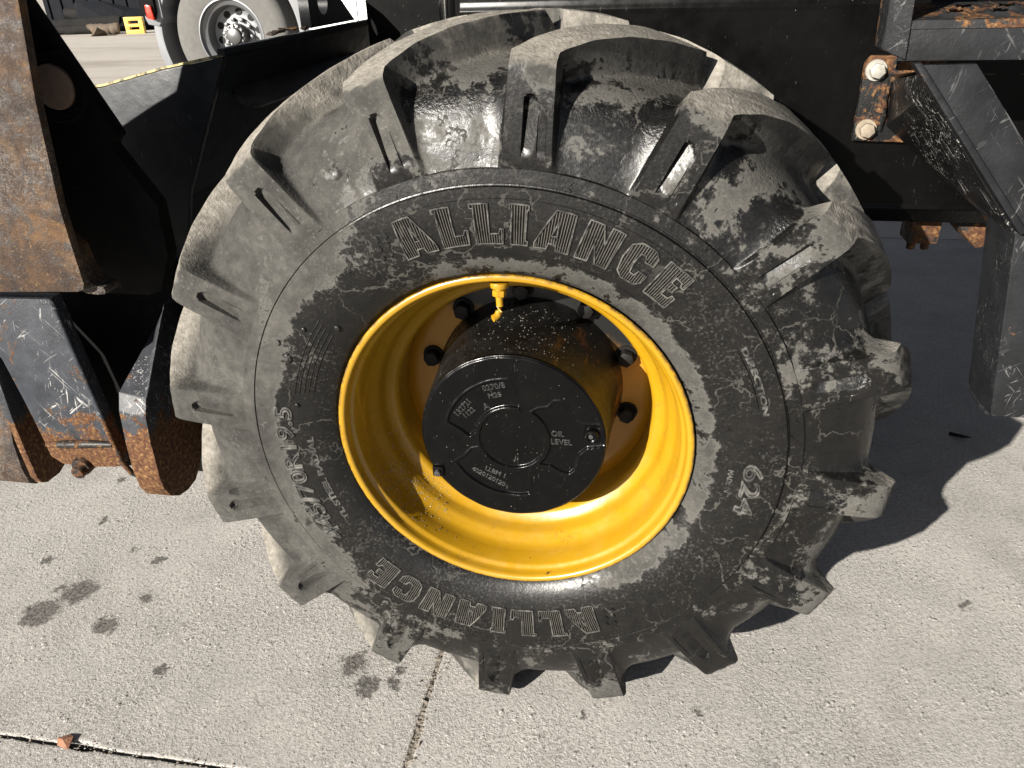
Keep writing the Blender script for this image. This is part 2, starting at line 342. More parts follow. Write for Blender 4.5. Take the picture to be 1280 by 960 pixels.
def cyl(name, p0, p1, r0, r1, mat, parent=None, seg=32, bev=.002, smooth=True):
    p0, p1 = Vector(p0), Vector(p1); bm = bmesh.new(); d = p1-p0
    bmesh.ops.create_cone(bm, cap_ends=True, segments=seg, radius1=r0, radius2=r1, depth=d.length)
    if bev:
        es = [e for e in bm.edges if len(e.link_faces) == 2 and any(len(fc.verts) > 4 for fc in e.link_faces)]
        bmesh.ops.bevel(bm, geom=es, offset=bev, segments=2, profile=.5, affect='EDGES', clamp_overlap=True)
    bmesh.ops.transform(bm, verts=bm.verts, matrix=Matrix.Translation((p0+p1)/2) @ d.to_track_quat('Z', 'Y').to_matrix().to_4x4())
    return frombm(name, bm, mat, parent, smooth, 35)
def tube(name, pts, r, mat, parent=None, seg=14):
    pts = [Vector(p) for p in pts]; v = []; f = []; up = Vector((.13, .31, .94))
    rr = r if isinstance(r, (list, tuple)) else [r]*len(pts)
    for i, p in enumerate(pts):
        t = (pts[min(i+1, len(pts)-1)] - pts[max(i-1, 0)]).normalized(); a = t.cross(up).normalized(); b = t.cross(a)
        for j in range(seg):
            w = 2*math.pi*j/seg; v.append(p + (a*math.cos(w)+b*math.sin(w))*rr[i])
    for i in range(len(pts)-1):
        for j in range(seg): f.append((i*seg+j, i*seg+(j+1) % seg, (i+1)*seg+(j+1) % seg, (i+1)*seg+j))
    f.append(tuple(range(seg))[::-1]); f.append(tuple((len(pts)-1)*seg+j for j in range(seg)))
    return fixn(mesh(name, v, f, mat, parent, True, 45))
def hexbolt(name, c, r, h, mat, parent, washer=True, rot=.2):
    """hex head on -Y side of a plate."""
    bm = bmesh.new()
    bmesh.ops.create_cone(bm, cap_ends=True, segments=6, radius1=r, radius2=r, depth=h)
    bmesh.ops.rotate(bm, verts=bm.verts, cent=(0, 0, 0), matrix=Matrix.Rotation(rot, 3, 'Z'))
    bmesh.ops.bevel(bm, geom=list(bm.edges), offset=r*.12, segments=2, profile=.5, affect='EDGES')
    bmesh.ops.translate(bm, verts=bm.verts, vec=(0, 0, h/2+.003))
    if washer:
        w = bmesh.ops.create_cone(bm, cap_ends=True, segments=28, radius1=r*1.35, radius2=r*1.3, depth=.003); bmesh.ops.translate(bm, verts=w['verts'], vec=(0, 0, .0015))
    bmesh.ops.rotate(bm, verts=bm.verts, cent=(0, 0, 0), matrix=Matrix.Rotation(math.pi/2, 3, 'X'))
    bmesh.ops.translate(bm, verts=bm.verts, vec=c)
    return frombm(name, bm, mat, parent, True, 30)
def dup(o, parent, rot_y=None, loc=None):
    c = o.copy(); COL.objects.link(c); c.parent = parent
    if rot_y is not None: c.rotation_euler = (0, rot_y, 0)
    if loc is not None: c.location = loc
    return c

# ------------------------------------------------------------------ ground
gnd = mesh('ground', [(-60, -8, -.03), (40, -8, -.03), (40, 90, -.03), (-60, 90, -.03)], [(0, 1, 2, 3)], 'joint'); tag(gnd, kind='structure')
def slab(x0, x1, y0, y1, mat, jit=.004, step=.012, drop=.03):
    pts = []
    def side(a, b, fx):
        n = max(2, int(abs(b-a)/step)); 
        return [fx(a+(b-a)*i/n) for i in range(n)]
    base = side(x0, x1, lambda t: (t, y0)) + side(y0, y1, lambda t: (x1, t)) + side(x1, x0, lambda t: (t, y1)) + side(y1, y0, lambda t: (x0, t))
    base = np.array(base); n = len(base); cx, cy = (x0+x1)/2, (y0+y1)/2
    nz = rng.normal(0, 1, n); nz = np.convolve(np.r_[nz[-3:], nz, nz[:3]], np.ones(4)/4, 'same')[3:-3] + .5*rng.normal(0, 1, n)
    chips = np.zeros(n)
    for _ in range(n//40):
        c0 = rng.integers(n); w = rng.integers(2, 6); a = rng.uniform(.003, .011)
        for i in range(-w, w+1): chips[(c0+i) % n] = max(chips[(c0+i) % n], a*math.cos(i/w*1.4))
    inn = np.clip(.0012 + jit*.28*nz + chips*.7, .0003, .012)
    def inset(d):
        q = base.copy()
        d = np.broadcast_to(d, (n,))
        q[:, 0] = np.where(np.abs(base[:, 0]-x0) < 1e-9, base[:, 0]+d, np.where(np.abs(base[:, 0]-x1) < 1e-9, base[:, 0]-d, base[:, 0]))
        q[:, 1] = np.where(np.abs(base[:, 1]-y0) < 1e-9, base[:, 1]+d, np.where(np.abs(base[:, 1]-y1) < 1e-9, base[:, 1]-d, base[:, 1]))
        return q
    rings = [(inset(inn), -drop), (inset(inn+.0003), -.0025-.3*chips), (inset(inn+.0012+.2*chips), -.0006), (inset(inn+.004+.3*chips), 0.0), (np.c_[np.clip(base[:, 0], x0+.06, x1-.06), np.clip(base[:, 1], y0+.06, y1-.06)], 0.0)]
    v = np.concatenate([np.c_[q, np.broadcast_to(z, (n,))] for q, z in rings]); f = []
    for r in range(4):
        for i in range(n): f.append((r*n+i, r*n+(i+1) % n, (r+1)*n+(i+1) % n, (r+1)*n+i))
    b0 = len(v); d = .06; v = np.r_[v, [(x0+d, y0+d, 0), (x1-d, y0+d, 0), (x1-d, y1-d, 0), (x0+d, y1-d, 0)]]; f.append((b0, b0+1, b0+2, b0+3))
    return mesh('concrete_slab', v, f, mat, gnd, False)
JX, JY, G = -.165, -.215, .0022
for (x0, x1) in ((JX-2.5, JX), (JX, JX+2.5), (JX+2.5, JX+5)):
    for (y0, y1) in ((JY-3, JY), (JY, JY+3)):
        slab(x0+G, x1-G, y0+G, y1-G, 'concrete')
v, f = [], []
ny = 260
for i in range(ny+1):
    y = -.6+i*1.2/ny
    for j, x in enumerate((-.02, -.011, -.004, .003, .012, .02)): v.append((JX+x, y, -.0030+(.0022*abs(random.gauss(0, 1)) if 0 < j < 5 else -.01)))
for i in range(ny):
    for j in range(5): f.append((i*6+j, i*6+j+1, i*6+j+7, i*6+j+6))
mesh('joint_filling', v, f, 'joint', gnd)
# the yard beyond the loader, cast in large bays
for (x0, x1, y0, y1) in ((-60, JX-2.5, -8, 7.0), (-60, -5, 7, 90), (-5, 40, 7, 90), (JX-2.5, 40, JY+3, 7.0), (JX+5, 40, -8, JY+3)):
    o = mesh('yard_slab', [(x0+G, y0+G, -.03), (x1-G, y0+G, -.03), (x1-G, y1-G, -.03), (x0+G, y1-G, -.03), (x0+G, y0+G, 0), (x1-G, y0+G, 0), (x1-G, y1-G, 0), (x0+G, y1-G, 0)],
             [(4, 5, 6, 7), (0, 1, 5, 4), (1, 2, 6, 5), (2, 3, 7, 6), (3, 0, 4, 7)], 'yard', gnd)

# ------------------------------------------------------------------ the big wheel
wheel = empty('wheel_assembly', (0, 0, ZC), 'large deep-lugged loader wheel with dusty black tyre and yellow rim', 'wheel')
# side profile of the carcass
CP = [(.250, .030), (.262, .012), (.266, .004), (.272, -.003), (.285, -.011), (.30, -.017), (.32, -.0215), (.345, -.0245), (.37, -.0255), (.3855, -.0252), (.3868, -.0205), (.3885, -.0200), (.3897, -.0218), (.398, -.0212), (.4070, -.0205),
      (.4080, -.0150), (.4100, -.0145), (.415, -.0135), (.43, -.0105), (.455, -.004), (.475, .004), (.485, .010), (.492, .016), (.499, .024), (.506, .034), (.512, .05), (.517, .075), (.521, .12), (.523, .17), (.524, .20)]
Y0 = .20
def densify(pts, n):
    pts = np.array(pts); s = np.r_[0, np.cumsum(np.hypot(*np.diff(pts, axis=0).T))]; t = np.linspace(0, s[-1], n)
    t = np.unique(np.r_[t, s]); return np.c_[np.interp(t, s, pts[:, 0]), np.interp(t, s, pts[:, 1])]
half = CP; full = half + [(r, 2*Y0-y) for r, y in half[-2::-1]]
tyre = revolve('tyre', full, 'rubber', wheel, seg=360, sharp=24)
def side_y(r): 
    a = np.array(CP[:20]); return np.interp(r, a[:, 0], a[:, 1])
# one lug
C = np.array([(.402, -.0185), (.415, -.0135), (.43, -.0105), (.455, -.004), (.475, .004), (.485, .010), (.492, .016), (.499, .024), (.506, .034), (.512, .05), (.517, .075), (.521, .12), (.523, .17), (.524, .225)])
Ee = np.array([(.4035, -.0185), (.418, -.0205), (.437, -.0212), (.468, -.0212), (.498, -.0205), (.519, -.0192), (.528, -.0160), (.533, -.0095), (.543, .010), (.553, .036), (.561, .075), (.566, .12), (.569, .17), (.570, .225)])
def sm(t): t = np.clip(t, 0, 1); return t*t*(3-2*t)
def build_lug(mirror):
    nk = len(C); ui = np.unique(np.r_[np.linspace(0, nk-1, 84), np.linspace(1, 5, 40)])
    vv = np.unique(np.r_[np.linspace(-1.32, -.98, 7), np.linspace(-.98, -.8, 8), np.linspace(-.8, .8, 56), np.linspace(.8, .98, 8), np.linspace(.98, 1.82, 16)])
    idx = np.arange(nk)
    def sp(a): # smooth interpolation through the keys
        y = np.interp(ui, idx, a); kn = np.interp(np.clip(ui-.35, 0, nk-1), idx, a); kp = np.interp(np.clip(ui+.35, 0, nk-1), idx, a); return (2*y+kn+kp)/4
    Cr, Cy, Er, Ey = sp(C[:, 0]), sp(C[:, 1]), sp(Ee[:, 0]), sp(Ee[:, 1])
    U, V = np.meshgrid(np.arange(len(ui)), vv, indexing='ij'); a = np.abs(V)
    uu = ui[U]
    hw = np.interp(uu, [0, 3, 6, 8, 10, 13], [.0365, .0345, .0325, .034, .040, .052])
    steep = np.clip(1-(a-.84)/.17, 0, 1)
    wide_to = np.where(V > 0, np.interp(uu, [0, 2, 5, 9, 13], [1.55, 1.75, 1.8, 1.45, 1.3]), np.interp(uu, [0, 4, 13], [1.25, 1.3, 1.3]))
    top = np.where(V > 0, .34, .20); fil = np.clip((wide_to-a)/(wide_to-.88), 0, 1)
    h = np.where(a < .84, 1, np.maximum(steep, top*fil**2))
    h = np.where(a >= wide_to-.01, -.04, h)
    endf = 1 - sm((uu-12.35)/.5); h = np.where(h > 0, h*np.maximum(endf, 0), h); h = np.where(uu > 12.9, -.04, h)
    h = np.where(uu < .15, np.minimum(h, 0), h)
    r = Cr[U]*(1-h) + Er[U]*h; y = Cy[U]*(1-h) + Ey[U]*h
    # crowned face, worn arris
    rE = Er[U]
    # mould slot in the face of the lug
    L = sm((rE-.420)/.012)*sm((.494-rE-.014*np.clip(np.abs(V+.02)/.35, 0, 1)**2)/.0035)*(uu < 6)
    wd = .13 + .22*np.clip((rE-.425)/.06, 0, 1)
    t = (V+.02); dep = np.where((t < .215) & (t > -wd*1.2), np.clip((t+wd*1.2)/(.2+1.2*wd), 0, 1), 0)
    dep = dep*L*(.004+.0075*np.clip((rE-.42)/.07, 0, 1)); y = y + dep
    # a second shallow step beside the slot
    st = ((V < -.32) & (V > -.62) & (uu < 5)); y = y + np.where(st, .0016*sm((rE-.42)/.01)*sm((.48-rE)/.02), 0)
    ycl = np.clip(Ey[U], 0, .23); shift = -R_(17.5)*(ycl/.2)**.95
    n = 1.2*np.sin(V*9+uu*2.1)*np.sin(uu*3.3)  # hand-worn unevenness
    r = r + .0006*n*(h > .5)
    th = shift + V*hw/np.maximum(r, .4)
    X = r*np.cos(th); Z = r*np.sin(th); Y = y if not mirror else 2*Y0-y
    nu, nv = U.shape; v = np.c_[X.ravel(), Y.ravel(), Z.ravel()]; f = []
    for i in range(nu-1):
        for j in range(nv-1):
            q = (i*nv+j, (i+1)*nv+j, (i+1)*nv+j+1, i*nv+j+1); f.append(q if mirror else q[::-1])
    return v, f
TH0 = 107.8
for mirror, off in ((False, 0), (True, 11.25)):
    v, f = build_lug(mirror); first = None
    for kx in range(16):
        ang = TH0 + off + 22.5*kx
        if first is None: first = mesh('lug', v, f, 'rubber', tyre, True, 32); first.rotation_euler = (0, -R_(ang), 0)
        else: dup(first, tyre, -R_(ang))

# raised lettering ---------------------------------------------------
def curve_mesh(cu):
    o = bpy.data.objects.new('tmp', cu); COL.objects.link(o); dg = bpy.context.evaluated_depsgraph_get(); dg.update()
    me = bpy.data.meshes.new_from_object(o.evaluated_get(dg)); bpy.data.objects.remove(o); return me
def poly_curve(polys, bevel=0.0):
    cu = bpy.data.curves.new('p', 'CURVE'); cu.dimensions = '2D'; cu.fill_mode = 'FRONT' if not bevel else 'NONE'
    if bevel: cu.dimensions = '3D'; cu.fill_mode = 'FULL'; cu.bevel_depth = bevel; cu.bevel_resolution = 1
    for p in polys:
        s = cu.splines.new('POLY'); s.points.add(len(p)-1); s.use_cyclic_u = True
        for q, (x, y) in zip(s.points, p): q.co = (x, y, 0, 1)
    return cu
def text_curve(t, size, bevel=0.0, shear=0.0, offset=0.0, space=1.0, xs=1.0):
    cu = bpy.data.curves.new('t', 'FONT'); cu.body = t; cu.size = size; cu.shear = shear; cu.offset = offset; cu.space_character = space; cu.resolution_u = 4
    if bevel: cu.fill_mode = 'NONE'; cu.bevel_depth = bevel; cu.bevel_resolution = 1
    else: cu.fill_mode = 'FRONT'
    return cu
def bend(name, me, th_start, rb, lift, mat, parent, cut=.006, rm=None, xscale=1.0, flip=False):
    """wrap a flat mesh on the sidewall: x runs clockwise, y outward."""
    bm = bmesh.new(); bm.from_mesh(me)
    if cut:
        xs = [v.co.x for v in bm.verts]; ys = [v.co.y for v in bm.verts]
        for ax, lo, hi in ((0, min(xs), max(xs)), (1, min(ys), max(ys))):
            t = lo+cut
            while t < hi:
                no = (1, 0, 0) if ax == 0 else (0, 1, 0); co = (t, 0, 0) if ax == 0 else (0, t, 0)
                bmesh.ops.bisect_plane(bm, geom=list(bm.verts)+list(bm.edges)+list(bm.faces), plane_co=co, plane_no=no); t += cut
    uvl = bm.loops.layers.uv.verify()
    for fc in bm.faces:
        for lp in fc.loops: lp[uvl].uv = (lp.vert.co.x, lp.vert.co.y)
    rm = rm or rb + .025
    for v in bm.verts:
        x, y, z = v.co; r = rb + y; th = R_(th_start) - x*xscale/rm
        yy = float(side_y(r)) - lift - z
        v.co = (r*math.cos(th), yy, r*math.sin(th))
    me2 = bpy.data.meshes.new(name); bm.to_mesh(me2); bm.free(); me2.materials.append(M[mat])
    return me2
def join(name, mes, mat, parent):
    bm = bmesh.new()
    for me in mes: bm.from_mesh(me)
    me = bpy.data.meshes.new(name); bm.to_mesh(me); bm.free(); me.materials.append(M[mat])
    return link(bpy.data.objects.new(name, me), parent)
LET = {
 'A': ([[(0, 0), (.10, 1), (.50, 1), (.92, .12), (.92, 0), (.60, 0), (.55, .16), (.38, .16), (.36, 0)], [(.40, .36), (.53, .36), (.42, .74)]], .92),
 'a': ([[(0, 0), (0, .12), (.42, 1), (.86, 1), (.90, 0), (.56, 0), (.54, .16), (.36, .16), (.32, 0)], [(.40, .36), (.54, .36), (.52, .74)]], .90),
 'L': ([[(0, 0), (.04, .9), (-.04, .9), (-.04, 1), (.38, 1), (.36, .26), (.60, .26), (.64, .38), (.72, .38), (.70, 0)]], .72),
 'I': ([[(0, 0), (.04, .88), (-.02, .88), (-.02, 1), (.42, 1), (.42, .88), (.38, .88), (.38, .12), (.44, .12), (.44, 0)]], .44),
 'N': ([[(0, 0), (.10, 1), (.42, 1), (.60, .52), (.62, 1), (.92, 1), (.88, 0), (.56, 0), (.36, .5), (.34, 0)]], .92),
 'C': ([[(.22, 0), (.05, .14), (0, .5), (.06, .86), (.24, 1), (.60, 1), (.74, .86), (.74, .64), (.52, .64), (.46, .78), (.34, .76), (.30, .5), (.34, .24), (.48, .22), (.52, .36), (.76, .36), (.74, .14), (.60, 0)]], .76),
 'E': ([[(0, 0), (.04, 1), (.70, 1), (.70, .66), (.60, .66), (.56, .76), (.38, .76), (.38, .61), (.56, .61), (.56, .42), (.38, .42), (.38, .24), (.58, .24), (.62, .36), (.72, .36), (.72, 0)]], .72)}
def alliance(th_a, th_b, rb, H, label):
    seq = 'ALLIaNCE'; gap = .17; tot = sum(LET[c][1] for c in seq) + gap*(len(seq)-1)
    rm = rb + H/2; W = R_(th_a-th_b)*rm; sx = W/tot; fills = []; outl = []; x = 0
    for c in seq:
        polys = [[((x+px)*sx, py*H) for px, py in p] for p in LET[c][0]]
        fills.append(bend('f', curve_mesh(poly_curve(polys)), th_a, rb, .0010, 'letter', tyre, .005, rm))
        dense = []
        for p in polys:
            q = []
            for i in range(len(p)):
                a, b = np.array(p[i]), np.array(p[(i+1) % len(p)]); n = max(1, int(np.hypot(*(b-a))/.006))
                q += [tuple(a+(b-a)*t/n) for t in range(n)]
            dense.append(q)
        outl.append(bend('o', curve_mesh(poly_curve(dense, .0013)), th_a, rb, .0011, 'rubber', tyre, 0, rm))
        x += LET[c][1] + gap
    o = join('raised_lettering', fills, 'letter', tyre); o['label'] = label
    b = join('lettering_outline', outl, 'rubber', o) if False else join('lettering_outline', outl, 'ledge', tyre)
    return o
alliance(113.2, 48.5, .313, .053, 'hatched raised word ALLIANCE above the rim')
alliance(-66.0, -133.5, .313, .050, 'hatched raised word ALLIANCE below the rim')
def small_text(t, th_a, th_b, rb, size, bevel, label, mat='ledge', fill=False):
    me = curve_mesh(text_curve(t, size, bevel)); xs = [v.co.x for v in me.vertices]; rm = rb+size*.35
    W = R_(th_a-th_b)*rm; x0, x1 = min(xs), max(xs)
    for v in me.vertices: v.co.x = (v.co.x-x0)*W/(x1-x0)
    parts = [bend('o', me, th_a, rb, .0004, mat, tyre, 0, rm)]
    if fill:
        m2 = curve_mesh(text_curve(t, size))
        for v in m2.vertices: v.co.x = (v.co.x-x0)*W/(x1-x0)
        parts.append(bend('f', m2, th_a, rb, .0005, mat, tyre, .006, rm))
    o = join('raised_lettering', parts, mat, tyre); o['label'] = label
small_text('445/70R19.5', -146.0, -189.0, .331, .037, .0017, 'raised size marking on the tyre sidewall')
small_text('TL STEEL RADIAL', -150, -180, .303, .013, .0008, 'small raised sidewall words', fill=False)
small_text('LI 173A8 4PR', -166, -186, .320, .010, .0004, 'small raised sidewall code', fill=False) if False else None
small_text('624', 1.5, -13.5, .333, .036, .0017, 'raised number on the right of the sidewall')
small_text('DIRECTION', 31, 14, .358, .010, .0007, 'small raised word beside an arrow', fill=False)
small_text('MADE IN', -1, -8, .312, .010, .0004, 'small raised words near the rim', fill=False)
def rib_arc(r, a, b, w, name='moulded_rib'):
    n = 40; pts = [(r*math.cos(R_(a+(b-a)*i/n)), float(side_y(r))-.0002, r*math.sin(R_(a+(b-a)*i/n))) for i in range(n+1)]
    tube(name, pts, w, 'rubber', tyre, 8)
for i, r in enumerate((.300, .3065, .313, .3195, .326)): rib_arc(r, 145-i*.5, 165+i*.4, .0010)
rib_arc(.352, 31, 16, .0019); rib_arc(.372, 110, 52, .0006); rib_arc(.298, 110, 52, .0006)
def stud(r, a, s):
    y = float(side_y(r)); x, z = r*math.cos(R_(a)), r*math.sin(R_(a))
    cyl('moulded_stud', (x, y+.002, z), (x, y-.0028, z), s, s*.7, 'rubber', tyre, 14, .0008)
for r, a, s in ((.338, 147.5, .0045), (.300, 142.5, .006), (.322, 170, .0045), (.365, 154, .006), (.345, 157, .009)): stud(r, a, s)
# round and square moulded marks at the start of each word
for a in (118.5, -61.0):
    for i in range(3):
        for j in range(2):
            r = .33+.012*i; an = R_(a-j*2.2-.6*i); y = float(side_y(r)); cyl('moulded_mark', (r*math.cos(an), y+.001, r*math.sin(an)), (r*math.cos(an), y-.0016, r*math.sin(an)), .0045, .004, 'rubber', tyre, 4, 0)
# rubber mould whiskers
for i in range(80):
    r = random.choice((random.uniform(.395, .41), random.uniform(.28, .39), random.uniform(.41, .46))); a = random.uniform(0, 360); y = float(side_y(r)); an = R_(a)
    x, z = r*math.cos(an), r*math.sin(an); d = Vector((random.uniform(-1, 1), random.uniform(-.5, -.15), random.uniform(-1, 1))).normalized()*random.uniform(.006, .013)
    tube('rubber_whisker', [(x, y+.001, z), (x+d.x, y+d.y-.001, z+d.z)], [.0005, .0003], 'rubber', tyre, 5)

# rim ----------------------------------------------------------------
RP = [(.2555, .045), (.2590, .012), (.2635, .003), (.2650, -.0010), (.2650, -.0030), (.2636, -.0046), (.2605, -.0052), (.2572, -.0044), (.2550, -.0020), (.2540, .0030), (.2532, .0095), (.2516, .0130), (.2485, .0150),
      (.2465, .0190), (.2440, .045), (.2420, .056), (.2385, .064), (.2310, .072), (.2270, .080), (.2255, .092), (.2220, .099), (.2120, .104), (.2065, .108), (.2045, .116), (.2045, .150), (.2060, .170), (.2060, .195), (.2040, .205)]
rim = revolve('rim', RP, 'yellow', wheel, seg=220, sharp=50)
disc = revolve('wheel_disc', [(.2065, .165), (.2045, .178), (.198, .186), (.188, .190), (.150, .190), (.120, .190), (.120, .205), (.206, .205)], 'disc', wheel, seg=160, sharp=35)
nut0 = None
for i in range(10):
    a = R_(21+36*i); c = (.170*math.cos(a), .190, .170*math.sin(a))
    if nut0 is None:
        nut0 = hexbolt('wheel_nut', (0, 0, 0), .0135, .018, 'nut', disc); nut0.location = c
    else: dup(nut0, disc, loc=c).rotation_euler = (0, i*.7, 0)
# valve: base, nut and bent stem
vs = [(-.0125, .020, .2410), (-.0126, .019, .233), (-.0124, .0175, .222), (-.0120, .0165, .212), (-.0128, .0150, .205), (-.0150, .0125, .2000), (-.0180, .0095, .1975), (-.0205, .0075, .1970)]
valve = tube('valve_stem', vs, [.0068, .0058, .0050, .0049, .0049, .0049, .0051, .0050], 'yellow', rim, 16)
bmv = cyl('valve_nut', (-.0125, .0198, .2345), (-.0127, .0188, .2255), .0095, .0095, 'yellow', valve, 6, .0012)
bmv = cyl('valve_collar', (-.0124, .0205, .2455), (-.0125, .0198, .2375), .0130, .0120, 'yellow', valve, 20, .001)

# hub: drum, cover plate -----------------------------------------------
hub = revolve('hub_drum', [(.1385, .016), (.1400, .020), (.1405, .040), (.1440, .060), (.1475, .120), (.1530, .165), (.1560, .185), (.1560, .195)], 'drum', wheel, seg=160, sharp=40)
def sd_poly(px, pz, poly):
    poly = np.array(poly); d = np.full(px.shape, 1e9); ins = np.zeros(px.shape, bool); n = len(poly)
    for i in range(n):
        a, b = poly[i], poly[(i+1) % n]; e = b-a; wx, wz = px-a[0], pz-a[1]
        t = np.clip((wx*e[0]+wz*e[1])/(e@e), 0, 1); d = np.minimum(d, np.hypot(wx-t*e[0], wz-t*e[1]))
        cnd = ((a[1] > pz) != (b[1] > pz)); xin = (b[0]-a[0])*(pz-a[1])/(b[1]-a[1]+1e-12)+a[0]; ins ^= cnd & (px < xin)
    return np.where(ins, -d, d)
def arc(r, a, b, n=14): return [(r*math.cos(R_(a+(b-a)*i/n)), r*math.sin(R_(a+(b-a)*i/n))) for i in range(n+1)]
padA = arc(.100, 166, 92) + [(.006, .085), (.010, .066), (.0145, .0485)] + arc(.0565, 78, 168, 12) + [(-.064, .0015), (-.080, .014)]
padB = arc(.100, 208, 284) + [(.0255, -.088), (.024, -.066), (.0275, -.050)] + arc(.0565, 298, 200, 12) + [(-.062, -.022), (-.075, -.038)]
padC = [(.0305, .0485), (.040, .055), (.055, .058), (.064, .0685), (.072, .0695), (.083, .052), (.092, .038), (.106, .0325), (.136, .0335), (.139, .015), (.137, -.0015), (.112, -.006), (.100, -.018), (.094, -.046), (.086, -.0535), (.075, -.0515), (.058, -.042), (.042, -.0405)] + arc(.0575, -44, 56, 14)
nr, nt = 150, 420
rr = np.linspace(0, .1392, nr); tt = np.linspace(0, 2*math.pi, nt, endpoint=False); RR, TT = np.meshgrid(rr, tt, indexing='ij')
PX, PZ = RR*np.cos(TT), RR*np.sin(TT)
sd = np.minimum(np.minimum(sd_poly(PX, PZ, padA), sd_poly(PX, PZ, padB)), np.minimum(sd_poly(PX, PZ, padC), RR-.0495))
H = -.0030*sm(-(sd-.0012)/.0030) + .0011*np.exp(-((sd-.0022)/.0018)**2)
H += .0005*np.sin(PX*140+PZ*60)*np.sin(PZ*110)
H -= .0024*sm((RR-.1355)/.0037)
HY = .0105 - H
v = np.c_[PX.ravel(), HY.ravel(), PZ.ravel()]; f = []
for i in range(nr-1):
    for j in range(nt):
        j2 = (j+1) % nt; f.append((i*nt+j, i*nt+j2, (i+1)*nt+j2, (i+1)*nt+j))
b0 = len(v); v = np.r_[v, np.c_[.1392*np.cos(tt), np.full(nt, .020), .1392*np.sin(tt)]]
for j in range(nt): j2 = (j+1) % nt; f.append(((nr-1)*nt+j, (nr-1)*nt+j2, b0+j2, b0+j))
cover = fixn(mesh('hub_cover', v, f, 'hub', wheel, True, 50))
def cap_text(t, x, z, size, ang, dots=False, bev=.00035):
    me = curve_mesh(text_curve(t, size, bev)); ca, sa = math.cos(R_(ang)), math.sin(R_(ang))
    for q in me.vertices:
        a, b, h = q.co; q.co = (x+a*ca-b*sa, .0128-h, z+a*sa+b*ca)
    me.materials.append(M['letter_black']); o = link(bpy.data.objects.new('cast_lettering', me), cover); return o
cap_text('OIL', .0585, .0100, .0125, 0); cap_text('LEVEL', .0575, -.0040, .0125, 0)
cap_text('132721', -.082, .032, .0125, 50); cap_text('0270/8', -.041, .079, .0125, 14); cap_text('1122', -.070, .030, .0115, 44); cap_text('M20', -.033, .067, .0115, 14); cap_text('A', -.040, .047, .0150, 25)
cap_text('U.BM 1', -.045, -.060, .0115, -22); cap_text('4020120120', -.066, -.062, .0115, -28)
plug = revolve('oil_level_plug', [(0, .0085), (.005, .0085), (.0055, .006), (.0075, .0045), (.0100, .0050), (.0115, .0078), (.0118, .013)], 'hub', cover, 28, sharp=40); plug.location = (.1175, 0, .016)
cyl('plug_screw', (.1175, .010, .016), (.1175, .0055, .016), .0042, .0038, 'letter_black', cover, 6, .0006)
box('cover_tab', -.1265, -.1085, .0045, .0160, -.0740, -.0560, 'hub', cover, .003); cyl('cover_screw', (-.1175, .006, -.0655), (-.1175, -.001, -.0655), .0055, .005, 'letter_black', cover, 16, .001)
# water drops on paint (nobody could count them)
def droplets(name, pts, normals, sizes, mat, parent):
    v, f = [], []; base = [(0, 0, 1)] + [(.72*math.cos(w), .72*math.sin(w), .62) for w in np.linspace(0, 2*math.pi, 7)[:6]] + [(math.cos(w), math.sin(w), -.05) for w in np.linspace(0, 2*math.pi, 7)[:6]]
    for p, n, s in zip(pts, normals, sizes):
        n = Vector(n).normalized(); a = n.orthogonal().normalized(); b = n.cross(a); o = len(v)
        for q in base: v.append(Vector(p) + (a*q[0]+b*q[1])*s + n*q[2]*s*.55)
        for i in range(6):
            j = (i+1) % 6; f.append((o, o+1+i, o+1+j)); f.append((o+1+i, o+7+i, o+7+j, o+1+j))
    o = mesh(name, v, f, mat, parent, True); o['kind'] = 'stuff'; return o
rp = densify(RP[13:24], 60); ps, ns, ss = [], [], []
while len(ps) < 620:
    i = rng.integers(2, 57); a = rng.normal(212, 13)
    if not 180 < a < 250: continue
    r, y = rp[i]; dr, dy = rp[i+1]-rp[i-1]; nl = np.array([-dy, dr]); nl /= np.hypot(*nl)
    if nl[0] > 0: nl = -nl
    a = R_(a); ps.append((r*math.cos(a), y, r*math.sin(a))); ns.append((nl[0]*math.cos(a), nl[1], nl[0]*math.sin(a))); ss.append(rng.uniform(.0005, .0015))
droplets('water_drops', ps, ns, ss, 'drop', rim)
ps, ns, ss = [], [], []
while len(ps) < 170:
    a = R_(rng.normal(82, 24)); y = rng.uniform(.03, .16); r = np.interp(y, [.04, .06, .12, .165], [.1405, .144, .1475, .153]); ps.append((r*math.cos(a), y, r*math.sin(a))); ns.append((math.cos(a), 0, math.sin(a))); ss.append(rng.uniform(.0005, .0013))
droplets('water_drops', ps, ns, ss, 'drop', hub)

# ------------------------------------------------------------------ loader body behind the wheel
loader = empty('wheel_loader', (1.2, .5, .74), 'black loader chassis with a welded access step, right behind the big wheel', 'loader')
loader_inv = Matrix.Translation((-1.2, -.5, -.74))
def L(o):      # built in world coordinates, hung under the loader
    o.data.transform(loader_inv); o.parent = loader; return o
YF = .50
# side panel folded at the sill and along the top
prof = [(YF+.004, 2.1), (YF+.004, 1.112), (YF+.002, 1.104), (YF-.0005, 1.098), (YF, 1.090), (YF, .775), (YF-.002, .7685), (YF+.004, .765), (YF+.030, .7365), (YF+.060, .737), (YF+.060, .78), (YF+.040, 1.0), (YF+.040, 2.1)]
L(prism('side_panel', prof, 'x', -.16, 3.2, 'panel', None, .0015))
L(box('belly_plate', -.10, 3.2, YF+.07, 1.65, .80, 2.1, 'dark', None, .004))
L(box('far_side_panel', -.10, 3.2, 1.66, 1.72, .76, 2.1, 'panel', None, .004))
L(box('axle_beam', -.11, .11, .215, 1.9, .44, .66, 'dark', None, .02))
